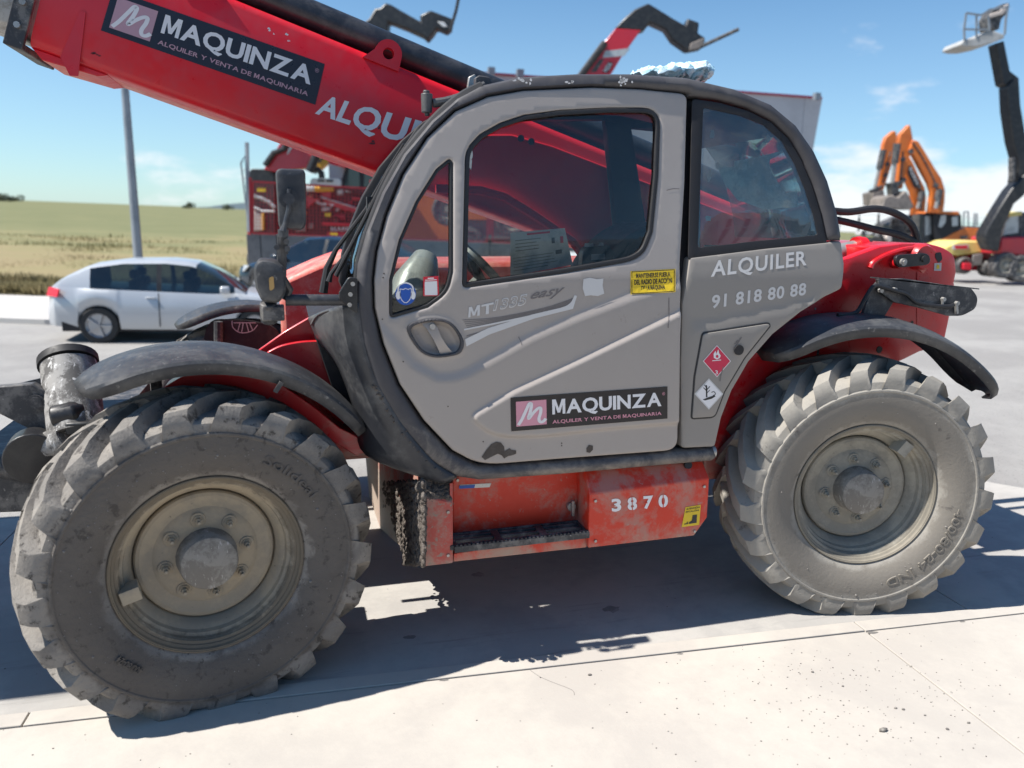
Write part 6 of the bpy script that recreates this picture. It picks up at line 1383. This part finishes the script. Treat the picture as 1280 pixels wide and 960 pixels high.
cb = bp('cab', [(690, 700), (720, 682), (850, 682), (866, 700), (870, 780), (760, 850), (700, 870)], d+.2, 1.6, M['interior'], e1, z6); bp('cab_window', [(722, 775), (740, 705), (770, 700), (768, 745), (745, 780)], d+.17, .03, M['paper'], e1, z6, 0); bp('cab_window', [(808, 715), (845, 708), (845, 768), (810, 772)], d+.17, .03, M['paper'], e1, z6, 0); bp('cab_roof', [(700, 690), (722, 678), (850, 678), (858, 692), (850, 700), (720, 690)], d+.0, 1.9, M['orange'], e1, z6)
bp('windscreen_frame', [(625, 700), (690, 697), (700, 870), (618, 880)], d+.5, 1.0, M['dustblack'], e1, z6); bp('windscreen', [(640, 710), (680, 705), (685, 820), (640, 830)], d+.46, .03, M['paper'], e1, z6, 0)
bp('engine_body', [(725, 862), (870, 790), (900, 782), (1000, 786), (1030, 800), (1030, 900), (725, 900)], d+.2, 2.4, M['orange'], e1, z6); bp('vent', [(860, 835), (905, 830), (905, 850), (860, 852)], d+.17, .02, M['dustblack'], e1, z6, 0); bp('engine_lid', [(900, 770), (990, 775), (995, 790), (900, 784)], d+.5, 1.6, M['dustblack'], e1, z6)
b = MB()
for a, c_ in (((880, 770), (885, 680)), ((885, 680), (910, 680)), ((910, 680), (912, 770)), ((950, 690), (952, 770)), ((965, 690), (967, 770))): b.bar(wp(*z6(a), d+1), wp(*z6(c_), d+1), .05)
obj('handrail', b, M['galv'], e1); bp('track', [(640, 890), (1040, 895), (1060, 940), (1030, 985), (660, 980), (625, 935)], d+.2, .7, M['dustblack'], e1, z6)
e2 = exc(d+5, [(520, 360), (545, 335), (570, 380), (600, 450), (640, 530), (648, 590), (640, 700), (555, 705), (560, 620), (552, 560), (520, 490), (505, 430)],
  [(425, 180), (440, 168), (458, 175), (465, 260), (445, 340), (415, 430), (380, 540), (348, 548), (355, 440), (368, 330), (373, 260), (390, 210)],
  [(305, 560), (380, 540), (385, 580), (360, 640), (310, 640)], [[(375, 290), (322, 530)], [(620, 560), (590, 660)]], 'farther orange excavator with a dark name board on its boom')
e2['label'] = 'farther orange excavator, its boom carrying a dark name board'
bp('bucket_link', [(298, 545), (375, 512), (380, 522), (320, 560)], d+4.7, .4, M['dustblack'], e2, z6)
bp('name_board', [(532, 395), (548, 385), (608, 492), (600, 520), (572, 530), (528, 440)], d+4.9, .03, M['decal'], e2, z6, 0); q_text('MAQUINZA', quad(z6((553, 398)), z6((603, 500)), z6((580, 514)), z6((533, 408))), lambda u, v, off=0: wp(u, v, d+4.88-off), .01, M['whitep'], parent=e2, bold=.02)
bp('upper_body', [(430, 760), (560, 700), (640, 705), (650, 880), (420, 885)], d+5.2, 2, M['dustblack'], e2, z6); bp('track', [(420, 885), (760, 890), (760, 960), (420, 955)], d+5.3, .7, M['dustblack'], e2, z6)
bp('orange_panel', [(552, 828), (600, 824), (602, 850), (552, 850)], d+5.1, .05, M['orange'], e2, z6)
b = MB()
for a, c_ in (((415, 780), (430, 725)), ((430, 725), (470, 715)), ((470, 715), (475, 770)), ((410, 800), (412, 880)), ((470, 715), (520, 720)), ((520, 720), (522, 800)), ((440, 760), (520, 765)), ((455, 700), (452, 760))): b.bar(wp(*z6(a), d+4.5), wp(*z6(c_), d+4.5), .06)
obj('handrail', b, M['dustblack'], e2)
for i, (u, v, r) in enumerate(((452, 745, 16), (545, 775, 30), (470, 840, 20), (520, 850, 18))): obj('coiled_hose', MB().tube([wp(*z6((u+r*math.cos(a), v+r*math.sin(a))), d+4.6) for a in np.linspace(0, 6.0, 16)], .08, 6), M['rubber'], e2)
for a in ([(556, 240), (600, 300), (655, 400), (690, 470), (720, 560), (735, 640)], [(500, 300), (490, 400), (478, 520)]): btube('hydraulic_line', a, d-.03, .035, M['dustblack'], e1, z6)
for a in ([(560, 420), (590, 500), (615, 570), (610, 680)], [(420, 300), (395, 400), (370, 500)]): btube('hydraulic_line', a, d+4.95, .035, M['dustblack'], e2, z6)
for (u, v) in ((545, 300), (703, 515), (730, 550), (500, 480), (495, 350)): c = wp(*z6((u, v)), d-.05); obj('pin', MB().tube([c, c-HD*.08], .11, 12), M['dustblack'], e1)
for (u, v) in ((620, 560), (598, 520), (398, 380), (385, 450)): c = wp(*z6((u, v)), d+4.95); obj('pin', MB().tube([c, c-HD*.08], .11, 12), M['dustblack'], e2)
# low frame machine seen beyond the hoses
lf = root('trench_roller', G(1105, 33), 'low dark framed machine seen between the hoses and the excavator', 'machine'); b = MB(); dl = 32
for a, c_ in (((235, 830), (250, 800)), ((250, 800), (360, 810)), ((360, 810), (375, 890)), ((300, 830), (340, 800)), ((240, 850), (380, 860)), ((250, 800), (262, 885)), ((310, 840), (325, 885)), ((340, 800), (380, 880)), ((222, 720), (220, 800)), ((345, 700), (342, 790))): b.bar(wp(*z6(a), dl), wp(*z6(c_), dl), .07)
obj('tube_frame', b, M['dustblack'], lf); bp('body_shell', [(250, 840), (370, 845), (420, 850), (420, 960), (250, 960)], dl+.2, 1.2, M['dustblack'], lf, z6); bp('grey_cover', [(250, 812), (350, 818), (352, 835), (250, 830)], dl+.1, .8, M['whitep'], lf, z6); bp('beige_cover', [(395, 850), (405, 815), (425, 812), (430, 860), (415, 880)], dl-.2, .5, M['liner'], lf, z6)
for u in (1082, 1110): bwheel(u, 318, 8, dl+.1, lf)
# wire fence with thin posts at the far side of the yard
wf = root('wire_fence', G(1150, 70), 'thin wire fence with slim posts far beyond the excavators', 'fence')
for u in range(1050, 1290, 24):
    p = G(u, 70); b = MB(); b.bar(p, p+Vector((0, 0, 3.4)), .08); obj('fence_post', b, M['galv'], wf)
b = MB()
for k in range(6): b.bar(G(1040, 70)+Vector((0, 0, .6+k*.5)), G(1300, 70)+Vector((0, 0, .6+k*.5)), .02)
obj('fence_wire', b, M['galv'], wf)
# ================================================================== aerial lifts at the right edge
M['wallgrey'] = mat('pale_grey_paint', (.40, .40, .39), .6, v2=(.30, .30, .29), vs=2)
d = 25.0
yl = root('boom_lift', G(1215, d+.5), 'pale yellow boom lift turntable on a red chassis at the right', 'boom lift')
bp('yellow_hood', rp([(515, 650, 10), (600, 612, 20), (770, 612, 20), (800, 680), (600, 705), (520, 690)]), d, 1.4, M['ylw'], yl, z8, .05); bp('name_board', [(560, 636), (660, 634), (660, 664), (560, 666)], d-.03, .02, M['whitep'], yl, z8, 0); bp('name_band', [(572, 642), (655, 640), (655, 660), (578, 662)], d-.05, .01, M['redprint'], yl, z8, 0)
bp('grey_hatch', [(690, 700), (755, 690), (745, 765), (682, 770)], d-.02, .1, M['wall'], yl, z8); bp('red_chassis', [(590, 735), (690, 690), (800, 690), (850, 760), (800, 800), (690, 800), (600, 790)], d+.3, 1.2, M['bgred'], yl, z8); bp('bumper', [(628, 752), (680, 755), (680, 798), (628, 792)], d-.2, .3, M['redprint'], yl, z8)
for u, v, r in ((1206.5, 332, 10.5), (1240, 335, 11)): bwheel(u, v, r, d-.1, yl)
bl2 = root('boom_lift', G(1268, d-1), 'large red aerial lift with tall black folding arm and white basket, right edge', 'boom lift'); d = 24.0
bp('red_turntable', [(865, 590), (1000, 585), (1400, 600), (1400, 720), (860, 700)], d, 1.6, M['bgred'], bl2, z8, .05); bp('grey_cab', [(900, 520), (930, 440), (1100, 430), (1100, 590), (870, 595)], d+.4, 1.2, M['dustblack'], bl2, z8); bp('window', [(900, 500), (925, 455), (975, 450), (975, 560), (880, 575)], d+.37, .03, M['paper'], bl2, z8, 0); bp('yellow_top', [(915, 440), (1000, 425), (1000, 450), (925, 460)], d+.3, 1.2, M['ylw'], bl2, z8)
for u, v, r in ((1258, 332, 16), (1278, 336, 17), (1330, 338, 17)): bwheel(u, v, r, d-.1, bl2)
bp('lower_arm', [(760, 600), (765, 560), (860, 400), (930, 290), (1011, 200), (1100, 120), (1130, 170), (1010, 330), (950, 380), (880, 540), (855, 680), (790, 670)], d-.2, .5, M['black'], bl2, z8, .05)
bp('upper_arm', [(1218, 330), (1240, 300), (1262, 300), (1268, 400), (1295, 560), (1320, 700), (1250, 700), (1262, 620), (1240, 540), (1222, 420)], d-.1, .45, M['black'], bl2, z4, .03)
bp('fly_arm', [(1172, 165), (1205, 155), (1228, 270), (1262, 296), (1262, 330), (1218, 330), (1200, 320)], d, .4, M['black'], bl2, z4, .03); bp('arm_ram', [(1235, 600), (1248, 600), (1248, 690), (1235, 690)], d-.3, .2, M['dustblack'], bl2, z4)
bp('basket_floor', [(150, 415), (180, 365), (300, 345), (400, 285), (470, 285), (560, 320), (560, 350), (440, 400), (300, 430), (200, 430)], d-.6, 1.0, M['wallgrey'], bl2, z9, .03)
for dd in (d-.6, d+.5):
    b = MB()
    for a, c_ in (((190, 370), (185, 270)), ((185, 270), (205, 120)), ((205, 120), (340, 140)), ((185, 270), (400, 275)), ((300, 345), (300, 130)), ((340, 140), (420, 90)), ((560, 320), (570, 180)), ((570, 180), (590, 60)), ((420, 290), (410, 150)), ((410, 90), (600, 60))): b.bar(wp(*z9(a), dd), wp(*z9(c_), dd), .045)
    obj('basket_rail', b, M['galv'], bl2)
bp('control_box', rp([(410, 160, 15), (450, 90, 15), (530, 40, 15), (605, 25, 12), (590, 110), (530, 180), (510, 270), (420, 270)]), d-.3, .5, M['dustblack'], bl2, z9, .04); bp('cover', [(420, 130), (520, 100), (540, 60), (600, 30), (595, 60), (550, 130), (430, 165)], d-.35, .04, M['liner'], bl2, z9)
